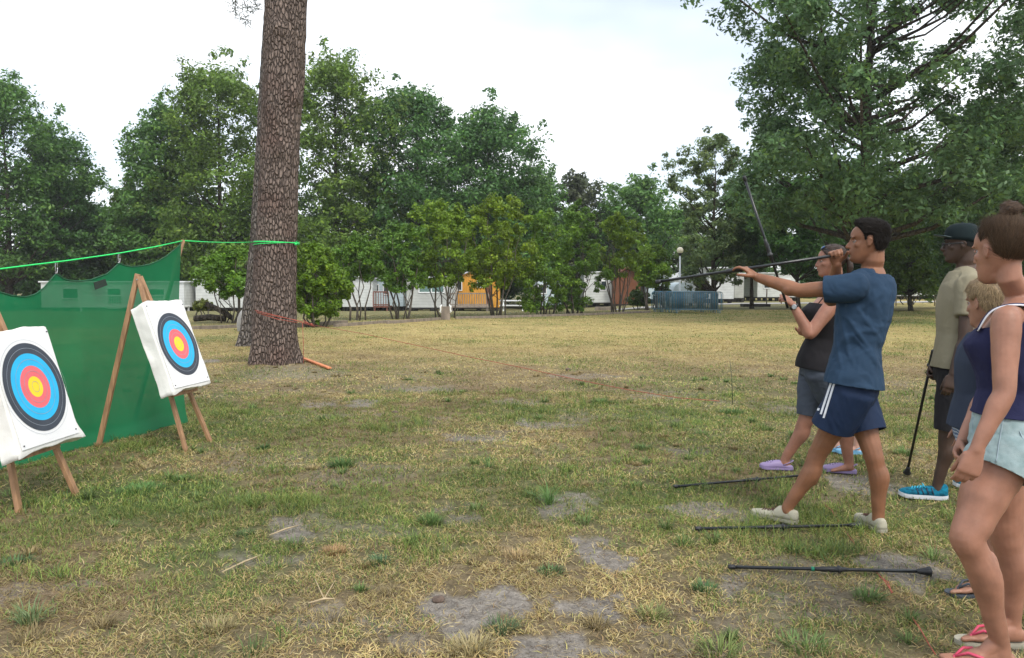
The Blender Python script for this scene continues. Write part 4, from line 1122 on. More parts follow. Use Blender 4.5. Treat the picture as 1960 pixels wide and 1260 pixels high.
def deck(label, pxl, pxr, Y, base_py, top_py, depth=1.6, mat=None, floor_py=None):
    mat = mat or M_BROWNW
    x0, x1 = PX(pxl, Y).x, PX(pxr, Y).x; zb = gzf((x0 + x1) / 2, Y); zt = ZT(top_py, Y); zf = ZT(floor_py, Y) if floor_py else zb + .4
    root = thing('terrace', ((x0 + x1) / 2, Y, zb), label, 'terrace')
    m = MB(); m.box(((x0 + x1) / 2, Y + depth / 2, zf), (x1 - x0, depth, .1))
    for sx in (x0 + .1, x1 - .1):
        for sy in (.1, depth - .1): m.box((sx, Y + sy, (zb + zf) / 2 - .08), (.1, .1, zf - zb + .05))
    m.build('floor_deck', mat, root)
    m = MB(); m.box(((x0 + x1) / 2, Y + .04, zt), (x1 - x0, .06, .09)); m.box(((x0 + x1) / 2, Y + .04, zf + .16), (x1 - x0, .05, .07))
    n = max(3, int((x1 - x0) / .16))
    for k in range(n + 1):
        x = x0 + (x1 - x0) * k / n; m.box((x, Y + .04, (zt + zf) / 2), (.08 if k in (0, n) else .05, .03, zt - zf - .08))
    m.build('railing', mat, root)
    return root
home('white cladded cabin seen through the green net, cut off by it at left', 78, 352, 55, 594, 541, M_CL_W, wins=((120, 150, 552, 572, M_WIN), (205, 232, 552, 590, M_WIN), (285, 315, 553, 572, M_WIN)))
deck('terrace with pale railing seen through the net', 150, 335, 52, 596, 566, 2.4, M_WFRAME)
home('white cladded cabin end left of the big pine trunk', 374, 470, 56, 592, 537, M_CL_W, wins=((442, 462, 550, 566, M_WIN),))
home('grey-white cabin gable just right of the full bush', 655, 713, 58, 584, 531, M_CL_W, depth=7, roof='gable', ridge=.12)
home('pale blue cabin front with small windows beside the brown railing', 714, 772, 60, 586, 536, M_CL_B, wins=((717, 725, 545, 558, M_WIN), (734, 744, 545, 564, M_WIN)), depth=5)
deck('brown terrace railing left of the grey cabin', 714, 743, 57, 588, 559, 1.8)
home('grey cabin with long greenish window behind the shrubs', 778, 872, 55, 592, 532, M_CL_G, wins=((802, 850, 538, 560, M_WIN2),))
home('orange timber cabin with white framed window', 873, 956, 57, 588, 528, M_CL_O, roof='gable', ridge=.55, roofm=M_ROOFW, wins=((875, 884, 536, 556, M_WIN), (914, 923, 536, 550, M_WIN)), doors=((931, 941, 535, 584, M_CL_BR),))
deck('dark terrace railing in front of the orange cabin', 862, 935, 54, 592, 562, 2.2, M_WOODG)
home('pale cabin partly hidden by the shrubs right of the orange one', 1015, 1075, 62, 588, 534, M_CL_B, wins=((1030, 1046, 545, 562, M_WIN),))
home('bright white wall between shrub stems beside the brown shed', 1118, 1174, 63, 576, 522, M_CL_W, depth=4, wins=((1150, 1160, 538, 556, M_WIN),))
home('brown wooden shed with pitched roof behind the shrub row', 1174, 1226, 62, 578, 532, M_CL_BR, roof='gable', ridge=.9, roofm=M_BROWNW, depth=3, name='garden_shed', cat='shed', skirt=.1)
home('pale blue gabled cabin left of the globe lamp', 1237, 1272, 62, 572, 528, M_CL_B, depth=4)
home('cabin with white pitched roof right of the globe lamp', 1290, 1362, 64, 574, 532, M_CL_W, roof='gable', ridge=.55, depth=5, wins=((1349, 1357, 540, 556, M_WIN2),))
home('white cladded cabin end wall behind the muzzle half of the raised gun', 1357, 1405, 58, 573, 514, M_CL_W, depth=6)
home('grey side wall with dark edge right of the white end wall', 1406, 1424, 62, 570, 525, M_CL_G, depth=3)
home('cream cabin with small window behind the extended forearm', 1450, 1530, 66, 568, 524, M_CL_W, depth=4, wins=((1462, 1474, 535, 552, M_WIN), (1500, 1512, 535, 552, M_WIN)))
home('white cabin between the aiming man and the cap man', 1690, 1770, 72, 562, 516, M_CL_W, depth=4, wins=((1712, 1722, 524, 540, M_WIN), (1738, 1748, 524, 540, M_WIN)))
home('reddish brown cabin behind the cap man', 1776, 1850, 74, 560, 516, M_CL_W, depth=4, wins=((1800, 1812, 524, 540, M_WIN),))
home('white cabin behind the girl at the right picture edge', 1900, 2010, 74, 562, 518, M_CL_W, depth=4)
# tarpaulin covered caravan behind the barriers
xx = PX(1308, 52).x; zb = gzf(xx, 52); r = thing('caravan', (xx, 52, zb), 'pale blue ribbed rounded caravan behind the barriers', 'caravan')
m = MB(); rings = []
for k in range(9):
    y = 52 + k * .35; rings.append([(xx + .75 * math.cos(t) * (1 + .02 * (k % 2)), y, zb + .25 + max(0, math.sin(t)) ** .6 * 1.35) for t in [math.pi * q / 16 for q in range(17)]])
m.loft(rings); m.build('body', M_CL_B, r)
for s in (-1, 1):
    m = MB(); m.tube([(xx + s * .7, 53.2, zb + .28), (xx + s * .82, 53.2, zb + .28)], .28, 16); m.build('wheel', M_RUBBER, r)
# picnic bench, planter, sign post, timber edging, logs, tent
def bench(px, Y, lb, mat):
    g = on_ground(PX(px, Y)); r = thing('picnic_table', g, lb, 'picnic table')
    m = MB(); m.box(g + Vector((0, 0, .74)), (1.7, .8, .06)); m.build('tabletop', mat, r)
    for s in (-1, 1):
        m = MB(); m.box(g + Vector((0, s * .7, .44)), (1.7, .28, .05)); m.build('seat', mat, r)
        m = MB(); m.bar(g + Vector((s * .6, -.8, -.02)), g + Vector((s * .6, -.25, .71)), .07, .05); m.bar(g + Vector((s * .6, .8, -.02)), g + Vector((s * .6, .25, .71)), .07, .05); m.box(g + Vector((s * .6, 0, .385)), (.05, 1.6, .06)); m.build('leg', mat, r)
bench(982, 50, 'white picnic table right of the orange cabin', M_WFRAME)
g = on_ground(G(853, 613)); r = thing('sign_post', g, 'short grey wooden post with white rounded cover at the lawn edge', 'post')
m = MB(); m.box(g + Vector((0, 0, .22)), (.36, .1, .62), bev=.03); m.build('board', M_WOODG, r)
m = MB()
for s in (-1, 1):
    m = MB(); m.tube([g + Vector((s * .14, -.04, .60)), g + Vector((s * .20, -.04, .52)), g + Vector((s * .19, -.04, .42)), g + Vector((s * .21, -.04, .33)), g + Vector((s * .18, -.04, .27))], [.02, .045, .03, .04, .02], 8); m.build('cover', M_WFRAME, r, True)
g = on_ground(PX(1450, 50)); m = MB(); m.box(g + Vector((0, .4, .08)), (1.7, .8, .2), bev=.03)
tag(m.build('planter_box', M_SKIRT, None), 'low dark timber planter on the far lawn, left of the watch arm', 'planter')
g = on_ground(PX(1150, 46)); m = MB(); m.box(g + Vector((.3, .2, .1)), (1.2, .3, .25), bev=.03)
tag(m.build('planter_box', M_WOODG, None), 'small timber block beside the lane near the crossing stems', 'planter')
random.seed(12)
for k, (a, b, lb) in enumerate([((366, 631), (470, 626), 'timber edging board left of the pine trunks'), ((566, 627), (664, 620), 'thicker timber edging beam right of the pine trunk'), ((640, 626), (745, 618), 'thin timber edging board ahead of the full bush'), ((740, 620), (842, 613), 'timber edging board left of the sign post'), ((872, 611), (1010, 607), 'timber edging board right of the sign post'), ((1010, 607), (1130, 603), 'timber edging board before the crossing stems'), ((1130, 603), (1244, 599), 'timber edging board ending at the barriers')]):
    p, q = on_ground(G(*a), .04), on_ground(G(*b), .04); m = MB(); m.bar(p, q, .10, .12 if k != 1 else .2, bev=.01)
    tag(m.build('edging_board', M_WOODG, None), lb, 'edging board', 'timber boards along the lawn edge')
for (a, b, rr_, lb) in [((372, 604), (432, 606), .11, 'dark log lying left of the pine, the longer one'), ((395, 590), (446, 620), .09, 'slanting dark branch stub leaning against the log')]:
    p, q = on_ground(G(a[0], 618), .15), on_ground(G(b[0], 618), .15)
    if 'slanting' in lb: p.z += .55
    m = MB(); m.tube([p, p.lerp(q, .5) + Vector((0, 0, .05)), q], [rr_, rr_ * 1.1, rr_], 9, wob=.1); tag(m.build('log', M_TRUNK, None, True), lb, 'log')
g = on_ground(PX(470, 24)); m = MB(); m.ell(g + Vector((0, 0, .2)), (.28, .25, .5), nu=20, nv=12)
tag(m.build('tarpaulin_bundle', material('bundle_grey', (.34, .33, .31), .8, .2, 6, .4, 10), None, True), 'pale grey rounded bundle leaning behind the two pines', 'bundle')
# three distant road posts and picnic steps on the right
for k, px in enumerate((1468, 1716, 1790)):
    g = on_ground(PX(px, 52)); m = MB(); m.tube([g - Vector((0, 0, .05)), g + Vector((0, 0, 1.1))], .04, 8)
    tag(m.build('wooden_post', M_WOODG, None, True), ['thin wooden post under the extended forearm', 'thin wooden post right of the blue shirt', 'thin wooden post left of the beige shirt'][k], 'post', 'thin posts beyond the lane')
# ------------------------------------------------------------------ people
def lerp(a, b, t): return a + (b - a) * t
def catmull(pts, rs, sub=5):
    P_, R_ = [], []
    n = len(pts)
    for i in range(n - 1):
        p0, p1, p2, p3 = pts[max(0, i - 1)], pts[i], pts[i + 1], pts[min(n - 1, i + 2)]
        for k in range(sub):
            t = k / sub
            P_.append(0.5 * ((2 * p1) + (p2 - p0) * t + (2 * p0 - 5 * p1 + 4 * p2 - p3) * t * t + (3 * p1 - p0 - 3 * p2 + p3) * t ** 3))
            R_.append(lerp(rs[i], rs[i + 1], t * t * (3 - 2 * t)))
    P_.append(pts[-1]); R_.append(rs[-1])
    return P_, R_
def limb(m, pts, rs, seg=14, flat=1.0, sub=5, caps=True):
    p, r = catmull([Vector(q) for q in pts], rs, sub)
    m.tube(p, r, seg, flat=flat)
    if caps:
        m.ell(p[0], r[0] * .99); m.ell(p[-1], r[-1] * .99)
def sring(c, ax, ay, hw, hd, n=26, e=2.4, front=None):
    out = []
    for k in range(n):
        t = 2 * math.pi * k / n; cx_, cy_ = math.cos(t), math.sin(t)
        x = math.copysign(abs(cx_) ** (2 / e), cx_) * hw; y = math.copysign(abs(cy_) ** (2 / e), cy_)
        y *= (front if (front is not None and y > 0) else hd)
        out.append(c + ax * x + ay * y)
    return out

def fuse(m, voxel, smooth_it=3, fac=.5):
    """one continuous skin from the overlapping closed shapes collected in m"""
    me = bpy.data.meshes.new('tmp'); me.from_pydata([tuple(v) for v in m.v], [], m.f)
    bm = bmesh.new(); bm.from_mesh(me); bmesh.ops.recalc_face_normals(bm, faces=bm.faces); bm.to_mesh(me); bm.free()
    o = bpy.data.objects.new('tmp', me); COL.objects.link(o)
    r = o.modifiers.new('r', 'REMESH'); r.mode = 'VOXEL'; r.voxel_size = voxel; r.adaptivity = 0
    s = o.modifiers.new('s', 'SMOOTH'); s.iterations = smooth_it; s.factor = fac
    dg = bpy.context.evaluated_depsgraph_get(); dg.update()
    out = bpy.data.meshes.new_from_object(o.evaluated_get(dg))
    bpy.data.objects.remove(o); bpy.data.meshes.remove(me)
    return out
def me_np(me):
    a = np.empty(len(me.vertices) * 3, np.float32); me.vertices.foreach_get('co', a); return a.reshape(-1, 3).astype(float)
def me_nrm(me):
    a = np.empty(len(me.vertices) * 3, np.float32); me.vertices.foreach_get('normal', a); return a.reshape(-1, 3).astype(float)
def me_set(me, v):
    me.vertices.foreach_set('co', v.astype(np.float32).ravel()); me.update()
def put(me, name, mat, parent):
    me.name = name; me.materials.clear(); me.materials.append(mat)
    me.polygons.foreach_set('use_smooth', np.ones(len(me.polygons), bool)); me.update()
    return link(bpy.data.objects.new(name, me), parent)
def cut(me, planes):
    """planes: (point, outward normal, radius): drop what lies just beyond the plane near its point"""
    bm = bmesh.new(); bm.from_mesh(me)
    for (p, nrm, rad_) in planes:
        p, nrm = Vector(p), Vector(nrm).normalized(); deep = 9 if rad_ > .2 else .055
        def near(f):
            q = f.calc_center_median() - p; d = q.dot(nrm)
            return abs(d) < deep and (q - nrm * d).length < rad_ * (1 if rad_ > .2 else .86)
        g = [f for f in bm.faces if near(f)]
        ge = list({e for f in g for e in f.edges}); gvv = list({v for f in g for v in f.verts})
        bmesh.ops.bisect_plane(bm, geom=g + ge + gvv, plane_co=p, plane_no=nrm, clear_outer=False)
        kill = [f for f in bm.faces if near(f) and (f.calc_center_median() - p).dot(nrm) > 1e-5]
        bmesh.ops.delete(bm, geom=kill, context='FACES')
    bm.to_mesh(me); bm.free(); me.update(); return me
def solid(me, name, mat, parent, th=.004):
    o = put(me, name, mat, parent)
    s = o.modifiers.new('thick', 'SOLIDIFY'); s.thickness = th; s.offset = 0
    return o

def mat_skin(name, col, rough=.5, warm=1.0):
    return material(name, col, rough, .16, 16, .22, 140, sss=.12, spec=.42, bdist=.002, detail=8)
def mat_cloth(name, col, scale=5, var=.12, bump=.25, bscale=160, rough=.85, col2=None, stretch=(1, 1, 1)):
    return material(name, col, rough, var, scale, bump, bscale, spec=.2, col2=col2, stretch=stretch, bdist=.003, sheen=.0)

# ---- head: x forward, y to the person's left, z up; chin 0, crown 1; ear at x = 0
HEADP = [(-.02, .27, .10, .09), (.03, .345, .02, .150), (.08, .372, -.03, .185), (.14, .368, -.10, .215), (.19, .372, -.17, .235), (.235, .378, -.23, .25), (.29, .382, -.29, .268), (.36, .378, -.345, .288), (.43, .368, -.385, .302),
         (.49, .352, -.415, .312), (.53, .355, -.43, .318), (.57, .385, -.44, .322), (.62, .39, -.45, .328), (.70, .378, -.452, .330), (.78, .345, -.44, .318), (.86, .28, -.40, .285), (.92, .20, -.335, .235), (.965, .10, -.24, .165), (.99, .02, -.15, .09)]
class Head:
    def __init__(s, ear, F, H, up=Vector((0, 0, 1)), wide=1.0):
        F = Vector(F).normalized(); up = (up - F * up.dot(F)).normalized(); L = up.cross(F).normalized()
        s.R = Matrix((F, L, up)).transposed(); s.H = H; s.o = Vector(ear) - up * (.46 * H); s.F, s.L, s.U = F, L, up; s.wide = wide
    def p(s, x, y, z): return s.o + s.R @ Vector((x, y * s.wide, z)) * s.H
def head_shapes(m, h, nose=1.0, jaw=1.0):
    rings = []
    for (z, xf, xb, hw) in HEADP:
        if z < .3: hw *= jaw
        c = (xf + xb) / 2; hx = (xf - xb) / 2; ring = []
        n = 28
        for k in range(n):
            t = 2 * math.pi * k / n; cx_, sy_ = math.cos(t), math.sin(t)
            e = 2.25
            x = c + math.copysign(abs(cx_) ** (2 / e), cx_) * hx; y = math.copysign(abs(sy_) ** (2 / e), sy_) * hw
            if cx_ > 0: y *= 1 - .30 * max(0, cx_) ** 2 * (1 if z < .6 else .5)
            if cx_ > 0 and .44 < z < .55 and .08 < abs(y) < .24: x -= .022
            ring.append(h.p(x, y, z))
        rings.append(ring)
    m.loft(rings)
    H = h.H
    # nose, lips, chin, cheekbones, brow
    m.tube([h.p(.355, 0, .535), h.p(.40, 0, .455), h.p(.445 * (1 + .05 * (nose - 1)), 0, .375), h.p(.425, 0, .335)], [.028 * H, .036 * H, .046 * H * nose, .040 * H * nose], 10)
    m.ell(h.p(.445 + .015 * (nose - 1), 0, .362), (.040 * H, .046 * H * nose, .036 * H), h.R)
    for s in (-1, 1): m.ell(h.p(.405, s * .048 * nose, .350), (.036 * H, .032 * H * nose, .028 * H), h.R)
    m.ell(h.p(.378, 0, .262), (.040 * H, .085 * H, .022 * H), h.R)
    m.ell(h.p(.368, 0, .215), (.040 * H, .075 * H, .024 * H), h.R)
    m.ell(h.p(.325, 0, .085), (.060 * H, .085 * H, .065 * H), h.R)
    for s in (-1, 1):
        m.ell(h.p(.21, s * .175, .41), (.10 * H, .085 * H, .085 * H), h.R)
        m.ell(h.p(.330, s * .115, .585), (.045 * H, .10 * H, .026 * H), h.R)
        # ear
        m.ell(h.p(-.02, s * .325, .47), (.055 * H, .020 * H, .095 * H), h.R @ Matrix.Rotation(-.2, 3, 'Y') @ Matrix.Rotation(s * .25, 3, 'Z'))
        m.tube([h.p(.02, s * .325, .52), h.p(-.01, s * .345, .565), h.p(-.07, s * .36, .54), h.p(-.085, s * .36, .47), h.p(-.05, s * .345, .40), h.p(-.01, s * .325, .375)], [.013 * H, .016 * H, .017 * H, .016 * H, .017 * H, .018 * H], 7)
def head_xy(z, t):
    zs = [q[0] for q in HEADP]
    xf = float(np.interp(z, zs, [q[1] for q in HEADP])); xb = float(np.interp(z, zs, [q[2] for q in HEADP])); hw = float(np.interp(z, zs, [q[3] for q in HEADP]))
    c, hx = (xf + xb) / 2, (xf - xb) / 2; cx_, sy_ = math.cos(t), math.sin(t); e = 2.25
    x = c + math.copysign(abs(cx_) ** (2 / e), cx_) * hx; y = math.copysign(abs(sy_) ** (2 / e), sy_) * hw
    if cx_ > 0: y *= 1 - .30 * cx_ ** 2 * (1 if z < .6 else .5)
    return x, y
def hair_shell(h, line, thick, quiff=0.0, seed=1, amp=.012, freq=16, back=0.0, taper=.09):
    """line: (x, z) hairline in head units, rising z where hair starts; hair grows out of the skull above it"""
    xs = [q[0] for q in line][::-1]; zl = [q[1] for q in line][::-1]
    V, F = [], []; nz, na = 64, 84
    for i in range(nz + 1):
        z = .10 + .895 * (i / nz) ** .9
        for k in range(na):
            t = 2 * math.pi * k / na; x, y = head_xy(z, t)
            lim = float(np.interp(x, xs, zl)); q = min(1, max(0, (z - lim) / taper)); q = q * q * (3 - 2 * q)
            d = Vector(((x + .05) / .42 ** 2, y / .33 ** 2, (z - .58) / .42 ** 2)).normalized()
            n_ = mnoise.noise(Vector((x * freq + seed, y * freq, z * freq * .7))) + .5 * mnoise.noise(Vector((x * freq * 2.3, y * freq * 2.3 + seed, z * freq * 2)))
            th = thick * (.75 + .5 * max(0, z - .55)) + quiff * math.exp(-((x - .22) / .16) ** 2 - ((z - .93) / .10) ** 2) + back * math.exp(-((x + .4) / .15) ** 2 - ((z - .55) / .25) ** 2) + amp * n_
            o = -.045 * (1 - q) + th * q
            V.append(h.p(x + d.x * o, y + d.y * o, z + d.z * o))
    for i in range(nz):
        for k in range(na): F.append((i * na + k, i * na + (k + 1) % na, (i + 1) * na + (k + 1) % na, (i + 1) * na + k))
    F.append(tuple(range(nz * na, nz * na + na))); F.append(tuple(range(na))[::-1])
    me = bpy.data.meshes.new('hair'); me.from_pydata([tuple(v) for v in V], [], F); me.update()
    return me
def hair_keep(h, line, m=.02):
    xs = [q[0] for q in line][::-1]; zl = [q[1] for q in line][::-1]; o = np.array(h.o); Fa, Ua = np.array(h.F), np.array(h.U)
    def f(p):
        x = (p - o) @ Fa / h.H; z = (p - o) @ Ua / h.H
        return z > np.interp(x, xs, zl) + m
    return f
def neck_to(m, neck, h, r):
    m.tube([neck - Vector((0, 0, .06)), neck + Vector((0, 0, .01)), h.p(-.15, 0, .06), h.p(-.14, 0, .42)], [r * 1.2, r * 1.03, r, r * .95], 18)
    m.ell(h.p(.03, 0, .12), (.21 * h.H, .17 * h.H, .13 * h.H), h.R, 18, 12)
    m.ell(h.p(-.13, 0, .05), (.165 * h.H, .155 * h.H, .15 * h.H), h.R, 18, 12)
def face_parts(h, parent, iris, brow_mat, lip_mat, lid_mat, brow=True):
    H = h.H
    for s in (-1, 1):
        m = MB(); m.ell(h.p(.280, s * .130, .495), .046 * H, nu=16, nv=12); e = m.build('eye', M_EYE, parent, True)
        m = MB(); m.ell(h.p(.317, s * .132, .493), (.014 * H, .027 * H, .025 * H), h.R, nu=12, nv=8); m.build('iris', iris, e, True)
        m = MB(); m.tube([h.p(.305, s * .080, .500), h.p(.326, s * .110, .520), h.p(.322, s * .150, .520), h.p(.285, s * .188, .498)], [.008 * H, .017 * H, .017 * H, .008 * H], 8); m.build('eyelid', lid_mat, parent, True)
        if brow:
            m = MB(); m.tube([h.p(.383, s * .05, .575), h.p(.372, s * .11, .598), h.p(.335, s * .17, .600), h.p(.285, s * .215, .575)], [.009 * H, .016 * H, .013 * H, .005 * H], 6, flat=.6); m.build('eyebrow', brow_mat, parent, True)
    m = MB(); m.ell(h.p(.392, 0, .256), (.028 * H, .072 * H, .013 * H), h.R); m.ell(h.p(.384, 0, .222), (.028 * H, .064 * H, .015 * H), h.R); m.build('lips', lip_mat, parent, True)

def hand(m, W, D, N, T, s=1.0, curl=(.35, .5, .35), thumb=(.3, .4), fan=.10, curls=None, tin=0.0):
    """W wrist, D towards the fingers, N where the palm faces, T thumb side"""
    W = Vector(W); D = Vector(D).normalized(); N = Vector(N); N = (N - D * N.dot(D)).normalized()
    T0 = Vector(T); T = D.cross(N).normalized()
    if T.dot(T0) < 0: T = -T
    rings = []
    for (d, hw, hd) in [(-.012, .026, .020), (.012, .029, .0185), (.035, .036, .0165), (.06, .041, .015), (.082, .041, .013), (.094, .037, .010)]:
        rings.append(sring(W + D * d * s - T * .003 * s, T, N, hw * s, hd * s, 18, 2.6))
    m.loft(rings)
    L = [.070, .078, .072, .056]; rr_ = [.0088, .0090, .0086, .0076]
    for i in range(4):
        b = W + D * (.086 - (.004 if i == 3 else 0) - (.002 if i == 0 else 0)) * s + T * (.029 - .0192 * i) * s
        cu = curls[i] if curls else curl
        d = (D + T * fan * (1.3 - i) / 1.3).normalized()
        pts = [b - d * .018 * s, b]; ang = 0; rs = [rr_[i] * 1.05 * s, rr_[i] * 1.08 * s]
        q = b
        for k, fr in enumerate((.45, .30, .25)):
            ang += cu[k]; dd = d * math.cos(ang) + N * math.sin(ang)
            mid = q + dd * (L[i] * fr * s * .5); q = q + dd * (L[i] * fr * s)
            pts += [mid, q]; rs += [rr_[i] * (.94 - .07 * k) * s, rr_[i] * (.98 - .10 * k) * s]
        m.tube(pts, rs, 9); m.ell(pts[-1], rs[-1] * .98, nu=9, nv=6)
    b = W + D * .022 * s + T * .022 * s
    d1 = (D * (.60 + .35 * tin) + T * (.72 - .50 * tin) + N * thumb[0]).normalized(); d2 = (D * .85 + T * (.30 - .25 * tin) + N * thumb[1]).normalized(); d3 = (D * .9 + T * .10 + N * (thumb[1] + .15)).normalized()
    p1 = b + d1 * .040 * s; p2 = p1 + d2 * .032 * s; p3 = p2 + d3 * .024 * s
    m.tube([b, p1, p1.lerp(p2, .5), p2, p3], [.0155 * s, .0118 * s, .0105 * s, .0108 * s, .0085 * s], 9); m.ell(p3, .0084 * s, nu=9, nv=6)
def foot(m, A, D, fl=.25, gz_=0.0, toes=True, side=1):
    """bare foot: ankle A, horizontal direction D, sole at height gz_"""
    A = Vector(A); D = Vector(D); D.z = 0; D.normalize(); S = Vector((-D.y, D.x, 0)) * side; U = Vector((0, 0, 1)); q_ = 1.0 if toes else .78
    heel = Vector((A.x, A.y, gz_)) - D * fl * .20
    rings = []
    for (t, hw, h, zc) in [(0, .012, .014, .022), (.03, .024, .022, .026), (.10, .030, .030, .032), (.22, .033, .043, .043), (.36, .033, .036, .038), (.5, .036, .028, .031), (.64, .042, .020, .023), (.74, .044, .016, .018), (.80, .040, .012, .014)]:
        rings.append(sring(heel + D * t * fl + U * zc + S * .008 * math.sin(t * 3), S, U, hw * q_ * fl / .25, h * q_ * fl / .25, 18, 2.3))
    m.loft(rings)
    m.tube([A, A - U * .02, heel + D * fl * .2 + U * .035], [.033 * fl / .25, .034 * fl / .25, .033 * fl / .25], 12)
    if toes: m.tube([A + U * .02 + D * .01, heel + D * fl * .45 + U * .045], [.034 * fl / .25, .024 * fl / .25], 12)
    if toes:
        for i in range(5):
            off_ = (.030 - .0155 * i) * fl / .25; ln = (.205, .20, .185, .165, .14)[i] * fl / .25; r = (.0115, .0085, .0078, .0074, .0068)[i] * fl / .25
            b = heel + D * (fl * .68 - .01 * i) + S * off_ + U * .014; e = heel + D * (ln + fl * .17) + S * off_ * 1.1 + U * r
            m.tube([b, b.lerp(e, .6) + U * .003, e], [r * 1.1, r, r], 8); m.ell(e, r, nu=8, nv=6)

TM = [(-.20, .060, .055, 0), (-.13, .135, .095, -.002), (-.04, .168, .112, -.006), (.06, .165, .108, -.002), (.20, .150, .098, .004), (.34, .142, .094, .006), (.50, .155, .105, .006), (.66, .172, .115, .004), (.80, .178, .112, -.004), (.90, .150, .092, -.012), (.97, .095, .072, -.012), (1.03, .058, .058, -.006)]
TF = [(-.20, .060, .055, 0), (-.13, .140, .100, -.004), (-.04, .175, .118, -.010), (.06, .165, .108, -.004), (.20, .138, .090, .004), (.34, .125, .085, .006), (.50, .138, .098, .010), (.66, .150, .112, .016), (.80, .150, .100, .004), (.90, .128, .080, -.008), (.97, .082, .060, -.010), (1.03, .048, .048, -.004)]
class Fig:
    def __init__(s, pel, neck, Fp, Fs, prof, sc=1.0):
        s.pel, s.neck, s.prof, s.sc = Vector(pel), Vector(neck), prof, sc
        s.Fp, s.Fs = Vector(Fp).normalized(), Vector(Fs).normalized()
        s.axis = (s.neck - s.pel)
    def frame(s, t):
        F = s.Fp.lerp(s.Fs, min(1, max(0, t))); U = s.axis.normalized(); F = (F - U * F.dot(U)).normalized(); L = U.cross(F).normalized()
        return s.pel + s.axis * t, L, F
    def torso(s, m, t0=-1, t1=2, off=0.0, flare=0.0, fb=None, dstart=0.0):
        rings = []; n = 40
        ts = [q[0] for q in s.prof]
        for k in range(n + 1):
            t = max(t0, ts[0]) + (min(t1, ts[-1]) - max(t0, ts[0])) * k / n
            hw = np.interp(t, ts, [q[1] for q in s.prof]); hd = np.interp(t, ts, [q[2] for q in s.prof]); fo = np.interp(t, ts, [q[3] for q in s.prof])
            c, L, F = s.frame(t); o = off + (flare * max(0, .35 - t) if flare else 0)
            fr = hd * s.sc + o
            if fb: fr += fb(t)
            rings.append(sring(c + F * fo * s.sc, L, F, hw * s.sc + o, hd * s.sc + o, 30, 2.35, front=fr))
        m.loft(rings)
def folds(me, amp, freq, seed=0, stretch=(1, 1, 1), mask=None, base=.0, ridge=True):
    v = me_np(me); n = me_nrm(me)
    x, y, z = v[:, 0] * freq * stretch[0] + seed, v[:, 1] * freq * stretch[1] + seed * 2.3, v[:, 2] * freq * stretch[2]
    w = fbm(x * .5 + 4, y * .5, z * .5, oct=2) * 3
    a = fbm(x + w, y - w * .6, z + w * .5, oct=3)
    if ridge: a = 1 - np.abs(2 * a - 1) * 2.0
    else: a = 2 * a - 1
    d = amp * (a + base)
    if mask is not None: d = d * mask(v)
    me_set(me, v + n * d[:, None])

def strands(surf_me, n, length, width, dirf, mat, parent, name, rg, colvar=None, keep=None, lift=.15, curve=.3):
    v = me_np(surf_me); nr = me_nrm(surf_me)
    idx = rg.integers(0, len(v), n)
    if keep is not None:
        ok = keep(v[idx]); idx = idx[ok]
    p, nn = v[idx], nr[idx]; n = len(idx)
    d = dirf(p); d = d - nn * (d * nn).sum(1)[:, None] * (1 - 0); d /= np.linalg.norm(d, axis=1)[:, None] + 1e-9
    d = d + rg.normal(size=(n, 3)) * .22 + nn * lift; d /= np.linalg.norm(d, axis=1)[:, None]
    L = (length * rg.uniform(.5, 1.2, n))[:, None]
    s = np.cross(d, nn); s /= np.linalg.norm(s, axis=1)[:, None] + 1e-9; s *= width
    d2 = d - nn * curve; d2 /= np.linalg.norm(d2, axis=1)[:, None]
    a = p + nn * .0005; b = a + d * L * .5; c = b + d2 * L * .5
    V = np.stack([a - s, a + s, b + s * .8, b - s * .8, c + s * .15, c - s * .15], 1).reshape(-1, 3)
    k = np.arange(n)[:, None] * 6
    F = (k[:, :, None] + np.array([[0, 1, 2, 3], [3, 2, 4, 5]])[None]).reshape(-1)
    cc = np.array(colvar) * rg.uniform(.55, 1.45, n)[:, None]
    o = np_mesh(name, V, F, 4, mat, parent, np.repeat(cc, 6, 0)); return o

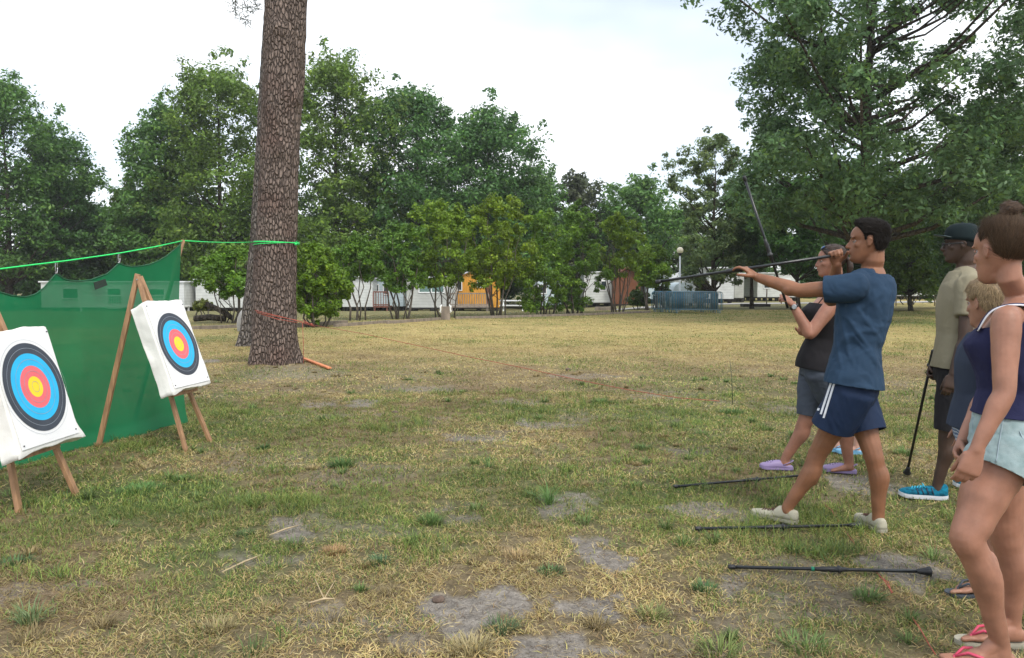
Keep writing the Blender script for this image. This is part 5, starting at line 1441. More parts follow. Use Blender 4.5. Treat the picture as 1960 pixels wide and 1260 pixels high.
M_EYE = material('eye_white', (.34, .30, .28), .3, .03, 5)
M_IRIS = material('eye_dark', (.02, .013, .01), .2, .1, 5)
M_HAIRS = mat_leaf('hair_strand', .05, .6); M_HAIRS.node_tree.nodes['Principled BSDF'].inputs['Specular IOR Level'].default_value = .15
def shoe(root, heelp, D, L, name, mu, ms, kind='sneaker', gz_=0.0, hw=1.0, accent=None, laces=None):
    """closed shoe along D from the heel point on the ground"""
    D = Vector(D); D.z = 0; D.normalize(); S = Vector((-D.y, D.x, 0)); U = Vector((0, 0, 1)); hp = Vector((heelp[0], heelp[1], gz_))
    def outline(t): return np.interp(t, [0, .04, .15, .35, .55, .72, .86, .95, 1.0], [.014, .028, .034, .034, .040, .047, .043, .030, .012]) * L / .28 * hw
    m = MB(); rings = []
    th = {'sneaker': .024, 'croc': .022, 'run': .030}[kind]
    for t in [0, .02, .06, .12, .2, .3, .4, .5, .6, .7, .8, .88, .94, .98, 1.0]:
        lift = (.012 * max(0, (t - .8) / .2) ** 2 + (.006 if kind == 'run' else 0) * max(0, (.15 - t) / .15))
        w = outline(t) * 1.06
        c = hp + D * (t * L)
        rings.append([c + S * w * sx + U * z_ for sx, z_ in ((-1, .004 + lift), (-1.02, th * .5 + lift), (-1, th + lift), (1, th + lift), (1.02, th * .5 + lift), (1, .004 + lift))])
    m.loft(rings); so = m.build('sole', ms, root, False)
    m = MB(); rings = []
    hts = {'sneaker': [.050, .056, .058, .060, .066, .072, .066, .038, .034, .030, .026, .020, .014, .008, .003],
           'run': [.060, .070, .075, .072, .064, .058, .054, .050, .046, .042, .036, .028, .020, .010, .004],
           'croc': [.012, .018, .024, .030, .038, .058, .066, .066, .062, .056, .046, .036, .026, .014, .005]}[kind]
    for t, hh in zip([.01, .03, .07, .12, .2, .3, .4, .5, .6, .7, .8, .88, .94, .98, .995], hts):
        w = outline(t); lift = .012 * max(0, (t - .8) / .2) ** 2; c = hp + D * (t * L) + U * (th - .003 + lift); hh *= L / .28
        if kind == 'croc': hh *= .95
        rings.append([c + S * w * math.copysign(abs(math.cos(a)) ** .7, math.cos(a)) + U * hh * max(0, math.sin(a)) ** .75 for a in [math.pi * q / 14 for q in range(15)]])
    m.loft(rings)
    up_ = m.build(name, mu, root, True)
    if laces:
        m = MB()
        for q in range(5):
            t = .50 + .055 * q; hh = np.interp(t, [.5, .7], [hts[7], hts[9]]) * L / .28; w = outline(t) * .48; c = hp + D * t * L + U * (th + hh * .93)
            m.tube([c - S * w - U * .006, c + U * .005, c + S * w - U * .006 + D * .006], .0028, 6)
        c = hp + D * .49 * L + U * (th + hts[7] * L / .28 + .002)
        for s in (-1, 1): m.tube([c, c + S * s * .02 + U * .012 + D * .008, c + S * s * .035 - D * .005 - U * .004, c + S * s * .018 + U * .002, c], .0024, 6); m.tube([c, c + S * s * .03 + D * .03 - U * .008], .002, 6)
        m.build('laces', laces, up_, True)
    if kind == 'croc':
        m = MB()
        pts = []
        for q in range(13):
            a = math.pi * q / 12; pts.append(hp + D * (.30 * L - .29 * L * math.sin(a)) + S * outline(.25) * 1.02 * math.cos(a) + U * (.045 + .028 * math.sin(a)))
        m.tube(pts, .007, 8, flat=.5); m.build('strap', mu, up_, True)
        m = MB()
        for (t, sx) in ((.62, -.35), (.62, .35), (.70, 0), (.76, -.38), (.76, .38), (.55, 0), (.83, .05), (.68, -.62), (.68, .62)):
            hh = float(np.interp(t, [.5, .6, .7, .8, .88], [.066, .062, .056, .046, .036])) * L / .28 * .95 * math.sqrt(max(0, 1 - sx * sx)) ** .75
            c = hp + D * t * L + S * outline(t) * sx + U * (th + hh)
            m.ell(c, (.0042, .0042, .003), nu=8, nv=5)
        m.build('vent_holes', M_RUBBER, up_, True)
    if accent is not None:
        m = MB(); zs = lambda t: th + float(np.interp(t, [.1, .3, .5, .7, .9], [.070, .058, .050, .042, .028])) * L / .28
        for s in (-1, 1):
            for t in (.30, .40, .50, .60):
                w = outline(t) * 1.0
                a = hp + D * t * L + S * s * w * 1.0 + U * (th + .006); b = hp + D * (t + .05) * L + S * s * w * .72 + U * (zs(t) - .010)
                m.tube([a, a.lerp(b, .5) + S * s * .005, b], .0045, 6)
        m.build('side_stripe', accent, up_, True)
    return up_
def flipflop(root, A, D, fl, gz_, msole, mstrap, side=1):
    D = Vector(D); D.z = 0; D.normalize(); S = Vector((-D.y, D.x, 0)); U = Vector((0, 0, 1)); heel = Vector((A[0], A[1], gz_)) - D * fl * .24
    L = fl * 1.10; m = MB(); rings = []
    for t in [0, .03, .1, .25, .45, .65, .8, .9, .97, 1.0]:
        w = np.interp(t, [0, .03, .1, .25, .45, .65, .8, .9, .97, 1], [.008, .022, .031, .034, .034, .043, .047, .041, .026, .008]) * fl / .25
        c = heel + D * t * L; rings.append([c + S * w * sx + U * z_ for sx, z_ in ((-1, .0), (-1.02, .010), (-.98, .019), (.98, .019), (1.02, .010), (1, .0))])
    m.loft(rings); so = m.build('sandal_sole', msole, root, False)
    m = MB(); tp = heel + D * L * .80 + S * side * .014 + U * .040
    for s in (-1, 1):
        e = heel + D * L * .40 + S * s * .040 * fl / .25 + U * .018
        m.tube([tp, tp.lerp(e, .35) + U * .034 + S * s * .008, tp.lerp(e, .7) + U * .036 + S * s * .014, e], [.0045, .0055, .0065, .006], 8)
    m.tube([tp - U * .024, tp + U * .004], .005, 8)
    m.build('sandal_strap', mstrap, so, True)

def tri_strip_on(tree_, pairs, w, mat, name, parent, off=.003):
    """a flat band on a garment: left and right pixel lines"""
    V, F = [], []
    for (a, b) in pairs:
        row = []
        for q in (a, b):
            d = ray(*q).normalized(); loc, nrm, _, _ = tree_.ray_cast(CAMP, d)
            if loc is None: continue
            if nrm.dot(d) > 0: nrm = -nrm
            row.append(loc + nrm * off - d * .0015)
        if len(row) == 2: V += row
    for i in range(len(V) // 2 - 1): F.append((2 * i, 2 * i + 1, 2 * i + 3, 2 * i + 2))
    m = MB(); m.add(V, F)
    o = m.build(name, mat, parent)
    s = o.modifiers.new('t', 'SOLIDIFY'); s.thickness = .0015; s.offset = 1
    return o
def bvh_of(me): return BVHTree.FromPolygons([v.co.copy() for v in me.vertices], [list(p.vertices) for p in me.polygons])
def seglerp(pa, pb, n): return [(pa[0] + (pb[0] - pa[0]) * k / n, pa[1] + (pb[1] - pa[1]) * k / n) for k in range(n + 1)]

SK_TAN = mat_skin('skin_tanned', (.235, .105, .055)); SK_W = mat_skin('skin_sunburnt', (.30, .140, .092)); SK_G = mat_skin('skin_fair_tanned', (.33, .160, .105)); SK_B = mat_skin('skin_dark_brown', (.058, .032, .021), .55); SK_BOY = mat_skin('skin_boy', (.32, .165, .11)); SK_KID = mat_skin('skin_child', (.50, .29, .22))
LIP = material('lips_red', (.32, .11, .09), .5, .1, 9); LIPB = material('lips_dark', (.055, .025, .022), .45, .1, 9)

# ================================================================= the aiming man
def make_shooter():
    F = Vector((-.91, .41, 0)).normalized(); L = Vector((-F.y, F.x, 0)).normalized()   # his left, towards the camera
    if L.y > 0: L = -L
    L = Vector((F.y * -1, F.x, 0)).normalized()
    Yp = 4.56
    pel = P(1632, 738, Yp); neck = P(1668, 519, Yp + .01)
    Fs = Vector((-.86, .51, 0)).normalized()
    root = thing('person', on_ground(pel), 'man in blue t-shirt and navy striped shorts aiming a long blowgun', 'person', 'people watching and shooting at the line')
    fig = Fig(pel, neck, F, Fs, TM, 1.0)
    hipL, hipR = pel + L * .085 - Vector((0, 0, .03)), pel - L * .085 - Vector((0, 0, .03))
    gL, gR = gzf(1.5, 4.66), gzf(2.06, 4.5)
    kL = P(1566, 868, 4.60); aL = P(1508, 976, 4.66); kR = P(1672, 872, 4.50); aR = P(1681, 992, 4.50)
    aL.z = max(aL.z, gL + .10); aR.z = gR + .10
    shL = fig.frame(.86)[0] + fig.frame(.86)[1] * .175; shR = fig.frame(.86)[0] - fig.frame(.86)[1] * .165 + Fs * .03
    shL = P(1634, 551, 4.42); shR = P(1662, 540, 4.74)
    elL = P(1530, 556, 4.56); wrL = P(1449, 531, 4.73)
    elR = P(1590, 574, 4.80); wrR = P(1602, 506, 4.60)
    m = MB()
    fig.torso(m)
    def leg(h, k, a, bk):
        t1 = lerp(h, k, .45); t2 = lerp(h, k, .8); c1 = lerp(k, a, .18) - F * .008; c2 = lerp(k, a, .36) - F * .020; c3 = lerp(k, a, .70) - F * .008
        limb(m, [h + Vector((0, 0, .03)), t1, t2, k, c1, c2, c3, a, a - Vector((0, 0, .03))], [.096, .079, .060, .053, .051, .057, .041, .034, .035])
        m.ell(k + F * .018, (.040, .040, .045))
        m.ell(lerp(k, a, .33) - F * .030, (.036, .036, .085))
    leg(hipL, kL, aL, 0); leg(hipR, kR, aR, 0)
    def arm(s, e, w, rs=(.062, .052, .045, .041, .042, .036, .026)):
        limb(m, [s, lerp(s, e, .3), lerp(s, e, .7), e, lerp(e, w, .22), lerp(e, w, .6), w], list(rs))
    arm(shL, elL, wrL); arm(shR, elR, wrR)
    m.ell(lerp(elL, wrL, .2) - Vector((0, 0, .010)), (.05, .045, .040))
    m.tube([shL, neck - Vector((0, 0, .05)) , shR], [.058, .058, .058], 12)
    # feet inside the shoes
    dFL = (P(1440, 1000, 4.78) - P(1520, 1000, 4.60)); dFL.z = 0
    dFR = Vector((-.06, 1.0, 0))
    foot(m, aL, dFL, .24, gL + .012, False); foot(m, aR, dFR, .24, gR + .012, False)
    # the left hand holds the grip from above with spread fingertips
    gunA, gunB = P(1256, 540, 5.02), P(1612, 487, 4.53)
    gd = (gunB - gunA).normalized()
    tgtL = P(1412, 517, 4.79)
    Dh = (P(1424, 512, 4.76) - wrL).normalized()
    hand(m, wrL, Dh, Vector((.15, .1, -1)), Vector((.2, -1, .1)), 1.0, curls=[(.25, .55, .45), (.35, .6, .45), (.5, .7, .45), (.65, .8, .5)], thumb=(.35, .45), fan=.16)
    # the right hand closed round the mouth end
    hand(m, wrR, (P(1597, 472, 4.555) - wrR), Vector((-.25, -1, .1)), Vector((.9, -.2, .2)), .95, curls=[(.9, 1.2, .8), (1.0, 1.25, .8), (1.1, 1.25, .8), (1.15, 1.3, .8)], thumb=(.5, .5), fan=.04)
    h = Head(P(1659, 467, Yp - .07) + L * -.075, Vector((-.90, .43, .02)), .235, up=Vector((-.06, .02, 1)))
    h = Head(P(1661, 466, Yp), Vector((-.93, .36, .03)), .242, up=Vector((-.02, .02, 1)))
    head_shapes(m, h, 1.0); neck_to(m, neck, h, .057)
    body = put(fuse(m, .0052, 3), 'body', SK_TAN, root)
    # hair: short, dark, swept up at the front
    line = [(.36, .83), (.25, .80), (.17, .70), (.11, .60), (.075, .47), (.045, .46), (.02, .58), (-.07, .60), (-.11, .40), (-.18, .25), (-.5, .17)]
    H = h.H; hm = hair_shell(h, line, .055, .065, 3, .016, 15)
    hr = put(hm, 'hair', material('hair_black', (.008, .006, .005), .7, .4, 60, .8, 90, spec=.12), root)
    rg = np.random.default_rng(4)
    ce = np.array(h.p(-.05, 0, .60)); Fa, Ua = np.array(h.F), np.array(h.U)
    strands(hm, 5200, .022, .0007, lambda p: Fa * .4 + Ua * .15 + (p - ce) * 2.0 - Ua * ((np.array(h.p(0, 0, .6))[2] > p[:, 2]) * 1.2)[:, None], M_HAIRS, hr, 'strands', rg, (.011, .008, .006), lift=.40, keep=hair_keep(h, line, .05), curve=.1)
    face_parts(h, root, M_IRIS, material('brow_black', (.014, .010, .008), .7), LIP, SK_TAN)
    # t-shirt
    m = MB(); fig.torso(m, -.02, .955, .022, .05)
    sl = lerp(shL, elL, .52); sr = lerp(shR, elR, .55)
    cL = fig.frame(.80)[0]
    m.tube([cL + (shL - cL) * .45, shL + Vector((0, 0, .0)), lerp(shL, elL, .25), sl + (elL - shL) * .06], [.080, .077, .068, .062], 20)
    m.tube([cL + (shR - cL) * .45, shR, lerp(shR, elR, .25), sr + (elR - shR) * .06], [.080, .077, .070, .064], 20)
    m.tube([shL + Vector((0, 0, .004)), neck - Vector((0, 0, .048)), shR + Vector((0, 0, .004))], [.066, .068, .066], 16)
    tm = fuse(m, .007, 6)
    hem = fig.frame(-.02)[0]
    tm = cut(tm, [(fig.frame(0.0)[0], -fig.axis, .30), (sl, elL - shL, .12), (sr, elR - shR, .12), (neck + Vector((0, 0, .000)), Vector((-.30, .15, 1)), .105)])
    folds(tm, .013, 7.5, 3, (1, 1, .55), base=-.1); folds(tm, .0045, 18, 9, (1, 1, .7))
    # long drag fold from the armpit down to the back hem
    ov = me_np(tm); nn_ = me_nrm(tm); dd = np.zeros(len(ov))
    for (p0, p1, am, wd) in [((1618, 600), (1684, 700), .011, .012), ((1605, 580), (1630, 700), .008, .012), ((1640, 590), (1692, 660), .007, .011), ((1632, 640), (1690, 712), .008, .010), ((1600, 640), (1612, 715), .008, .011), ((1690, 560), (1640, 600), .005, .012)]:
        a, b = P(*p0, 4.42), P(*p1, 4.42); a2, b2 = np.array([a.x, a.z]), np.array([b.x, b.z]); q = ov[:, [0, 2]]
        # project on to the view plane at 4.42 m
        q = np.stack([ov[:, 0] / ov[:, 1] * 4.42, (ov[:, 2] - CAMH) / ov[:, 1] * 4.42 + CAMH], 1)
        t = np.clip(((q - a2) @ (b2 - a2)) / ((b2 - a2) @ (b2 - a2)), 0, 1); ds = np.linalg.norm(q - (a2 + t[:, None] * (b2 - a2)), axis=1)
        dd += am * np.exp(-(ds / wd) ** 2) * np.sin(np.pi * np.clip(t * .9 + .1, 0, 1)) * (ov[:, 1] < 4.62)
    me_set(tm, ov + nn_ * dd[:, None])
    solid(tm, 't_shirt', mat_cloth('blue_tee', (.022, .047, .086), 3, .14), root)
    # shorts
    m = MB(); fig.torso(m, -.135, .16, .020)
    eL, eR = lerp(hipL, kL, .56), lerp(hipR, kR, .655)
    m.tube([hipL + Vector((0, 0, .06)), hipL, lerp(hipL, kL, .3), lerp(hipL, kL, .62)], [.10, .118, .115, .113], 22); m.tube([hipR + Vector((0, 0, .06)), hipR, lerp(hipR, kR, .3), lerp(hipR, kR, .72)], [.10, .116, .107, .103], 22)
    sm = fuse(m, .007, 5)
    sm = cut(sm, [(eL, (kL - hipL) + Vector((.06, 0, 0)), .17), (eR, kR - hipR, .15)])
    folds(sm, .008, 8, 5, (1, 1, .5), base=-.15)
    navy = mat_cloth('navy_shorts', (.011, .024, .060), 3, .12, rough=.7)
    so = solid(sm, 'shorts', navy, root)
    bt = bvh_of(sm); wt = mat_cloth('stripe_white', (.72, .74, .78), 5, .04)
    for k in range(3):
        x0, x1 = 1586.5 + 6.0 * k, 1564.5 + 5.2 * k; y0, y1 = 722 + 1.2 * k, 786 + 7.0 * k
        pl = seglerp((x0, y0), (x1, y1), 14); tri_strip_on(bt, [((a, b), (a + 3.6, b + .6)) for a, b in pl], 0, wt, 'stripe', so)
    for k in range(3):
        tri_strip_on(bt, [((1558 + 2.0 * k, 754.5), (1559.4 + 2.0 * k, 754.5)), ((1559.0 + 1.9 * k, 752.2 - 1.9 * k), (1560.4 + 1.9 * k, 752.2 - 1.9 * k))], 0, wt, 'emblem', so, .004)
    canv = mat_cloth('canvas_shoe', (.38, .36, .28), 14, .10); rub = material('shoe_rubber', (.36, .34, .27), .6, .1, 20)
    shoe(root, aL - dFL.normalized() * .062, dFL, .292, 'shoe', canv, rub, 'sneaker', gL + .006, 1.0, laces=material('lace_brown', (.08, .035, .025), .8))
    shoe(root, aR - dFR.normalized() * .062, dFR, .292, 'shoe', canv, rub, 'sneaker', gR + .006, 1.0, laces=material('lace_brown', (.08, .035, .025), .8))
    blowgun(gunA, gunB, 'black blowgun aimed at the targets, held to the mouth of the man in blue', grip_t=.40, ring=False, group='black blowguns held by people', r=.0088, cone=False)
make_shooter()

# ================================================================= the woman in the black top
def make_woman():
    F = Vector((-.98, .18, 0)).normalized(); L = Vector((-F.y, F.x, 0))
    Yp = 5.86
    pel = P(1566, 702, Yp); neck = P(1596, 549, Yp)
    root = thing('person', on_ground(pel), 'woman in black tank top, grey capri trousers and lilac clogs, sunglasses on her head', 'person', 'people watching and shooting at the line')
    fig = Fig(pel, neck, F, F, TF, .98)
    hL, hR = pel + L * .085 - Vector((0, 0, .03)), pel - L * .085 - Vector((0, 0, .03))
    kR = P(1544, 800, 5.92); aR = P(1503, 885, 5.98); kL = P(1607, 800, 5.84); aL = P(1625, 884, 5.86)
    gL, gR = gzf(aL.x, aL.y), gzf(aR.x, aR.y); aL.z, aR.z = gL + .09, gR + .09
    m = MB(); fig.torso(m, fb=lambda t: .045 * math.exp(-((t - .64) / .11) ** 2) + .02 * math.exp(-((t - .15) / .15) ** 2))
    for (h_, k, a) in ((hL, kL, aL), (hR, kR, aR)):
        limb(m, [h_ + Vector((0, 0, .03)), lerp(h_, k, .45), lerp(h_, k, .8), k, lerp(k, a, .2) - F * .008, lerp(k, a, .36) - F * .02, lerp(k, a, .7) - F * .006, a, a - Vector((0, 0, .03))], [.100, .088, .066, .058, .056, .059, .042, .034, .035])
        m.ell(lerp(k, a, .32) - F * .026, (.036, .036, .08))
    shL = P(1594, 582, 5.70); elL = P(1550, 640, 5.66); wrL = P(1517, 583, 5.70)
    shR = P(1592, 578, 6.02); elR = P(1572, 655, 6.04); wrR = P(1543, 641, 5.84)
    for s, e, w in ((shL, elL, wrL), (shR, elR, wrR)):
        limb(m, [s, lerp(s, e, .3), lerp(s, e, .7), e, lerp(e, w, .22), lerp(e, w, .6), w], [.055, .055, .048, .040, .042, .036, .025])
    m.tube([shL, neck - Vector((0, 0, .03)), shR], [.048, .052, .048], 12)
    pA, pB = P(1424, 338, 5.60), P(1508, 590, 5.66)
    hand(m, wrL, P(1506, 573, 5.68) - wrL, Vector((-.7, .6, -.3)), Vector((-.2, .1, 1)), .93, curls=[(.9, 1.1, .7)] * 4, thumb=(.6, .5), fan=.03)
    hand(m, wrR, P(1528, 638, 5.70) - wrR, Vector((-.1, -.3, 1)), Vector((0, 1, .1)), .92, curls=[(.6, .7, .5)] * 4, thumb=(.4, .4), fan=.05)
    foot(m, aL, F, .215, gL + .012, False); foot(m, aR, F, .215, gR + .012, False)
    h = Head(P(1590, 502, Yp), Vector((-.95, .30, -.03)), .228)
    head_shapes(m, h, .9, .97); neck_to(m, neck, h, .048)
    put(fuse(m, .0058, 3), 'body', SK_W, root)
    H = h.H; line = [(.38, .84), (.27, .80), (.19, .68), (.12, .58), (.06, .52), (-.03, .60), (-.09, .46), (-.16, .28), (-.5, .16)]
    mh = MB(); hs = hair_shell(h, line, .045, .01, 9, .010, 13)
    mh.add([v.co.copy() for v in hs.vertices], [list(p.vertices) for p in hs.polygons])
    mh.tube([h.p(-.42, 0, .62), h.p(-.56, 0, .50), h.p(-.58, 0, .25), h.p(-.50, 0, 0)], [.05 * H, .11 * H, .10 * H, .03 * H], 10)
    hm = bpy.data.meshes.new('hair'); hm.from_pydata([tuple(v) for v in mh.v], [], mh.f); hm.update()
    hr = put(hm, 'hair', material('hair_brown', (.035, .020, .014), .5, .4, 60, .5, 90), root)
    Fa, Ua = np.array(h.F), np.array(h.U)
    strands(hm, 1500, .04, .0008, lambda p: -Fa[None] + np.zeros_like(p), M_HAIRS, hr, 'strands', np.random.default_rng(8), (.04, .023, .015), lift=.06, curve=.1, keep=hair_keep(h, line, .02))
    face_parts(h, root, M_IRIS, material('brow_brown', (.03, .018, .012), .7), LIP, SK_W)
    # sunglasses pushed up on the hair
    g = thing('sunglasses', h.p(.12, 0, .98), 'dark sunglasses with blue glint pushed up on the hair of the woman in black', 'sunglasses')
    for s in (-1, 1):
        m = MB(); m.ell(h.p(.235, s * .14, .93), (.035 * H, .12 * H, .075 * H), h.R @ Matrix.Rotation(-.8, 3, 'Y')); m.build('lens', material('lens_blue', (.02, .06, .16), .08, .1, 5), g, True)
        m = MB(); m.tube([h.p(.22, s * .25, .92), h.p(.0, s * .345, .78), h.p(-.12, s * .35, .68)], .004, 6); m.build('temple_arm', M_RUBBER, g, True)
    m = MB(); m.tube([h.p(.25, -.03, .95), h.p(.26, 0, .96), h.p(.25, .03, .95)], .003, 6); m.build('bridge', M_RUBBER, g, True)
    # tank top
    m = MB(); fb_ = lambda t: .047 * math.exp(-((t - .64) / .11) ** 2) + .035 * math.exp(-((t - .12) / .2) ** 2)
    fig.torso(m, -.06, .80, .014, .03, fb=fb_)
    tm = fuse(m, .007, 4); tm = cut(tm, [(fig.frame(-.04)[0], -fig.axis, .3), (fig.frame(.755)[0], fig.axis, .3)])
    folds(tm, .006, 9, 4, (1, 1, .5)); bl_ = mat_cloth('black_top', (.014, .013, .015), 4, .2)
    to = solid(tm, 'tank_top', bl_, root)
    for s in (-1, 1):
        c, Lx, Fx = fig.frame(.74); m = MB(); a = c + Lx * s * .085 + Fx * .105; b = c + Lx * s * .085 - Fx * .085; t_ = fig.frame(.94)[0] + Lx * s * .088
        m.tube([a, a.lerp(t_, .6) + Fx * .025, t_, b.lerp(t_, .6) - Fx * .02, b], [.016, .014, .012, .014, .016], 8, flat=.35); m.build('shoulder_strap', bl_, to, True)
    m = MB(); fig.torso(m, -.13, .10, .012)
    for (h_, k) in ((hL, kL), (hR, kR)): m.tube([h_ + Vector((0, 0, .05)), h_, lerp(h_, k, .45), lerp(h_, k, .8), lerp(h_, k, 1.0)], [.095, .112, .102, .082, .074], 18)
    cm = fuse(m, .007, 4); cm = cut(cm, [(lerp(hL, kL, .95), kL - hL, .12), (lerp(hR, kR, .95), kR - hR, .12)])
    folds(cm, .005, 11, 6, (1, 1, 1.4)); solid(cm, 'capri_trousers', mat_cloth('grey_denim', (.060, .072, .095), 5, .15), root)
    lil = material('lilac_foam', (.25, .19, .35), .5, .08, 10)
    shoe(root, aL - F * .058, F + Vector((0, .25, 0)), .245, 'clog', lil, lil, 'croc', gL + .006, 1.05); shoe(root, aR - F * .058, F, .245, 'clog', lil, lil, 'croc', gR + .006, 1.05)
    w = thing('wristwatch', wrL, 'dark wristwatch on the raised wrist of the woman in black', 'watch')
    d = (wrL - elL).normalized(); c = wrL - d * .02; a_, b_ = frame_of(d)
    m = MB(); m.tube([c - d * .012, c, c + d * .012], [.031, .032, .031], 16); m.build('band', M_RUBBER, w, True)
    vw = (CAMP - c).normalized(); vw = (vw - d * vw.dot(d)).normalized(); ee = (vw * .7 - a_ * .4); ee = (ee - d * ee.dot(d)).normalized()
    m = MB(); q = c + ee * .032; m.tube([q, q + ee * .009], .019, 18); m.build('case', M_STEEL, w, True); m = MB(); m.tube([q + ee * .009, q + ee * .0105], .015, 18); m.build('dial', material('dial', (.30, .33, .35), .2), w)
    blowgun(pA, pB, 'upright black blowgun held by the woman in the black top', grip_t=.50, ring=False, group='black blowguns held by people', r=.0090, cone=False)
make_woman()

# ================================================================= the man with the cap
def make_cap_man():
    F = Vector((-.95, .30, 0)).normalized(); L = Vector((-F.y, F.x, 0))
    Yp = 5.22
    pel = P(1826, 705, Yp); neck = P(1848, 514, Yp)
    root = thing('person', on_ground(pel), 'man in beige t-shirt and black flat-brimmed cap, with glasses, leaning on a blowgun', 'person', 'people watching and shooting at the line')
    fig = Fig(pel, neck, F, F, TM, .96)
    hL, hR = pel + L * .085 - Vector((0, 0, .03)), pel - L * .085 - Vector((0, 0, .03))
    kL = P(1813, 832, 5.16); aL = P(1795, 932, 5.18); kR = P(1862, 830, 5.34); aR = P(1897, 925, 5.42)
    gL, gR = gzf(aL.x, aL.y), gzf(aR.x, aR.y); aL.z = gL + .11; aR.z = gR + .11
    m = MB(); fig.torso(m)
    for (h_, k, a) in ((hL, kL, aL), (hR, kR, aR)):
        limb(m, [h_ + Vector((0, 0, .03)), lerp(h_, k, .45), lerp(h_, k, .8), k, lerp(k, a, .2) - F * .006, lerp(k, a, .36) - F * .018, lerp(k, a, .7) - F * .006, a, a - Vector((0, 0, .04))], [.092, .078, .060, .053, .050, .053, .038, .033, .036])
    shL = P(1857, 547, 5.05); elL = P(1846, 652, 5.00); wrL = P(1824, 716, 4.99); shR = P(1838, 545, 5.39); elR = P(1812, 645, 5.46); wrR = P(1785, 698, 5.36)
    for s, e, w in ((shL, elL, wrL), (shR, elR, wrR)):
        limb(m, [s, lerp(s, e, .3), lerp(s, e, .7), e, lerp(e, w, .22), lerp(e, w, .6), w], [.056, .050, .044, .038, .040, .034, .025])
    m.tube([shL, neck - Vector((0, 0, .03)), shR], [.055, .06, .055], 12)
    hand(m, wrL, P(1815, 752, 4.98) - wrL, Vector((.35, .9, 0)), Vector((-.95, .2, 0)), 1.0, curls=[(.25, .5, .35), (.3, .55, .4), (.35, .6, .4), (.4, .65, .4)], thumb=(.4, .35), fan=.03, tin=.8)
    hand(m, wrR, P(1778, 722, 5.33) - wrR, Vector((.5, -.8, 0)), Vector((-.9, -.4, .3)), 1.0, curls=[(.9, 1.2, .8)] * 4, thumb=(.5, .6), fan=.03)
    dF = Vector((-1.0, .38, 0))
    foot(m, aL, dF, .25, gL + .015, False); foot(m, aR, dF, .25, gR + .015, False)
    h = Head(P(1839, 470, Yp), Vector((-.92, .39, -.02)), .240)
    head_shapes(m, h, 1.25, 1.0); neck_to(m, neck, h, .056)
    m.ell(h.p(.385, 0, .262), (.045 * h.H, .09 * h.H, .027 * h.H), h.R); m.ell(h.p(.375, 0, .212), (.045 * h.H, .08 * h.H, .028 * h.H), h.R)
    put(fuse(m, .0055, 3), 'body', SK_B, root)
    H = h.H; mh = MB(); mh.ell(h.p(-.09, 0, .60), (.375 * H, .338 * H, .36 * H), h.R, 22, 14)
    hm = fuse(mh, .007, 2); put(hm, 'hair', material('hair_cropped', (.010, .009, .009), .8, .3, 60, .6, 140), root)
    face_parts(h, root, M_IRIS, material('brow_dark', (.010, .008, .008), .7), LIPB, SK_B)
    # cap
    cap = thing('cap', h.p(0, 0, .7), 'black flat-brimmed cap on the head of the man in beige', 'cap'); mc = mat_cloth('cap_black', (.008, .016, .018), 6, .2)
    m = MB(); rings = []; tilt = lambda x: .06 * x
    for (z, k) in [(.60, 1.03), (.68, 1.045), (.78, 1.03), (.88, .97), (.96, .86), (1.02, .68), (1.055, .42), (1.065, .15)]:
        rings.append([h.p((-.035 + .425 * k * math.cos(t)), .365 * k * math.sin(t), z + (.03 if z < .7 else 0) * math.cos(t) + .02 * (math.cos(t) < 0) * 0 - (.10 if z < .61 else 0) * max(0, -math.cos(t))) for t in [2 * math.pi * q / 30 for q in range(30)]])
    m.loft(rings); m.ell(h.p(-.035, 0, 1.068), .008); m.build('crown', mc, cap, True)
    m = MB(); top_, bot_ = [], []
    vs, fs = [], []
    for i in range(7):
        for j in range(15):
            a = -.90 + 1.8 * j / 14; r0 = 1.0 + .0 * i; ex = i / 6
            x = -.035 + .425 * math.cos(a) + ex * .27 * (math.cos(a * .95)) ** .6; y = .365 * math.sin(a) * (1 + .06 * ex)
            vs.append(h.p(x, y, .645 + .03 * math.cos(a) + .085 * ex - .04 * (y / .36) ** 2 * ex))
    nv = len(vs); vs += [v + h.U * .005 for v in vs]
    for i in range(6):
        for j in range(14):
            a, b, c, d = i * 15 + j, i * 15 + j + 1, (i + 1) * 15 + j + 1, (i + 1) * 15 + j
            fs += [(a, b, c, d), (d + nv, c + nv, b + nv, a + nv)]
    for j in range(14): a, b = 90 + j, 91 + j; fs.append((a, b, b + nv, a + nv))
    for i in range(6):
        a, b = i * 15, (i + 1) * 15; fs.append((a, b, b + nv, a + nv)); a, b = i * 15 + 14, (i + 1) * 15 + 14; fs.append((b, a, a + nv, b + nv))
    m.add(vs, fs); m.build('brim', material('brim_grey', (.035, .060, .062), .6, .1, 10), cap, True)
    gl = thing('glasses', h.p(.38, 0, .5), 'dark framed glasses worn by the man in the black cap', 'glasses')
    for s in (-1, 1):
        m = MB(); m.tube([h.p(.425 - .03 * (math.sin(t) > 2), s * (.135 + .085 * math.cos(t)), .49 + .055 * math.sin(t)) for t in [2 * math.pi * q / 18 for q in range(19)]], .0032, 6); m.build('rim', M_RUBBER, gl, True)
        m = MB(); m.tube([h.p(.42, s * .22, .505), h.p(.25, s * .315, .51), h.p(.0, s * .345, .515), h.p(-.05, s * .34, .48)], [.0038, .004, .0035, .003], 6); m.build('temple_arm', M_RUBBER, gl, True)
    m = MB(); m.tube([h.p(.43, -.05, .50), h.p(.455, 0, .515), h.p(.43, .05, .50)], .003, 6); m.build('bridge', M_RUBBER, gl, True)
    # t-shirt
    m = MB(); fig.torso(m, -.02, .955, .022, .03)
    c80 = fig.frame(.80)[0]
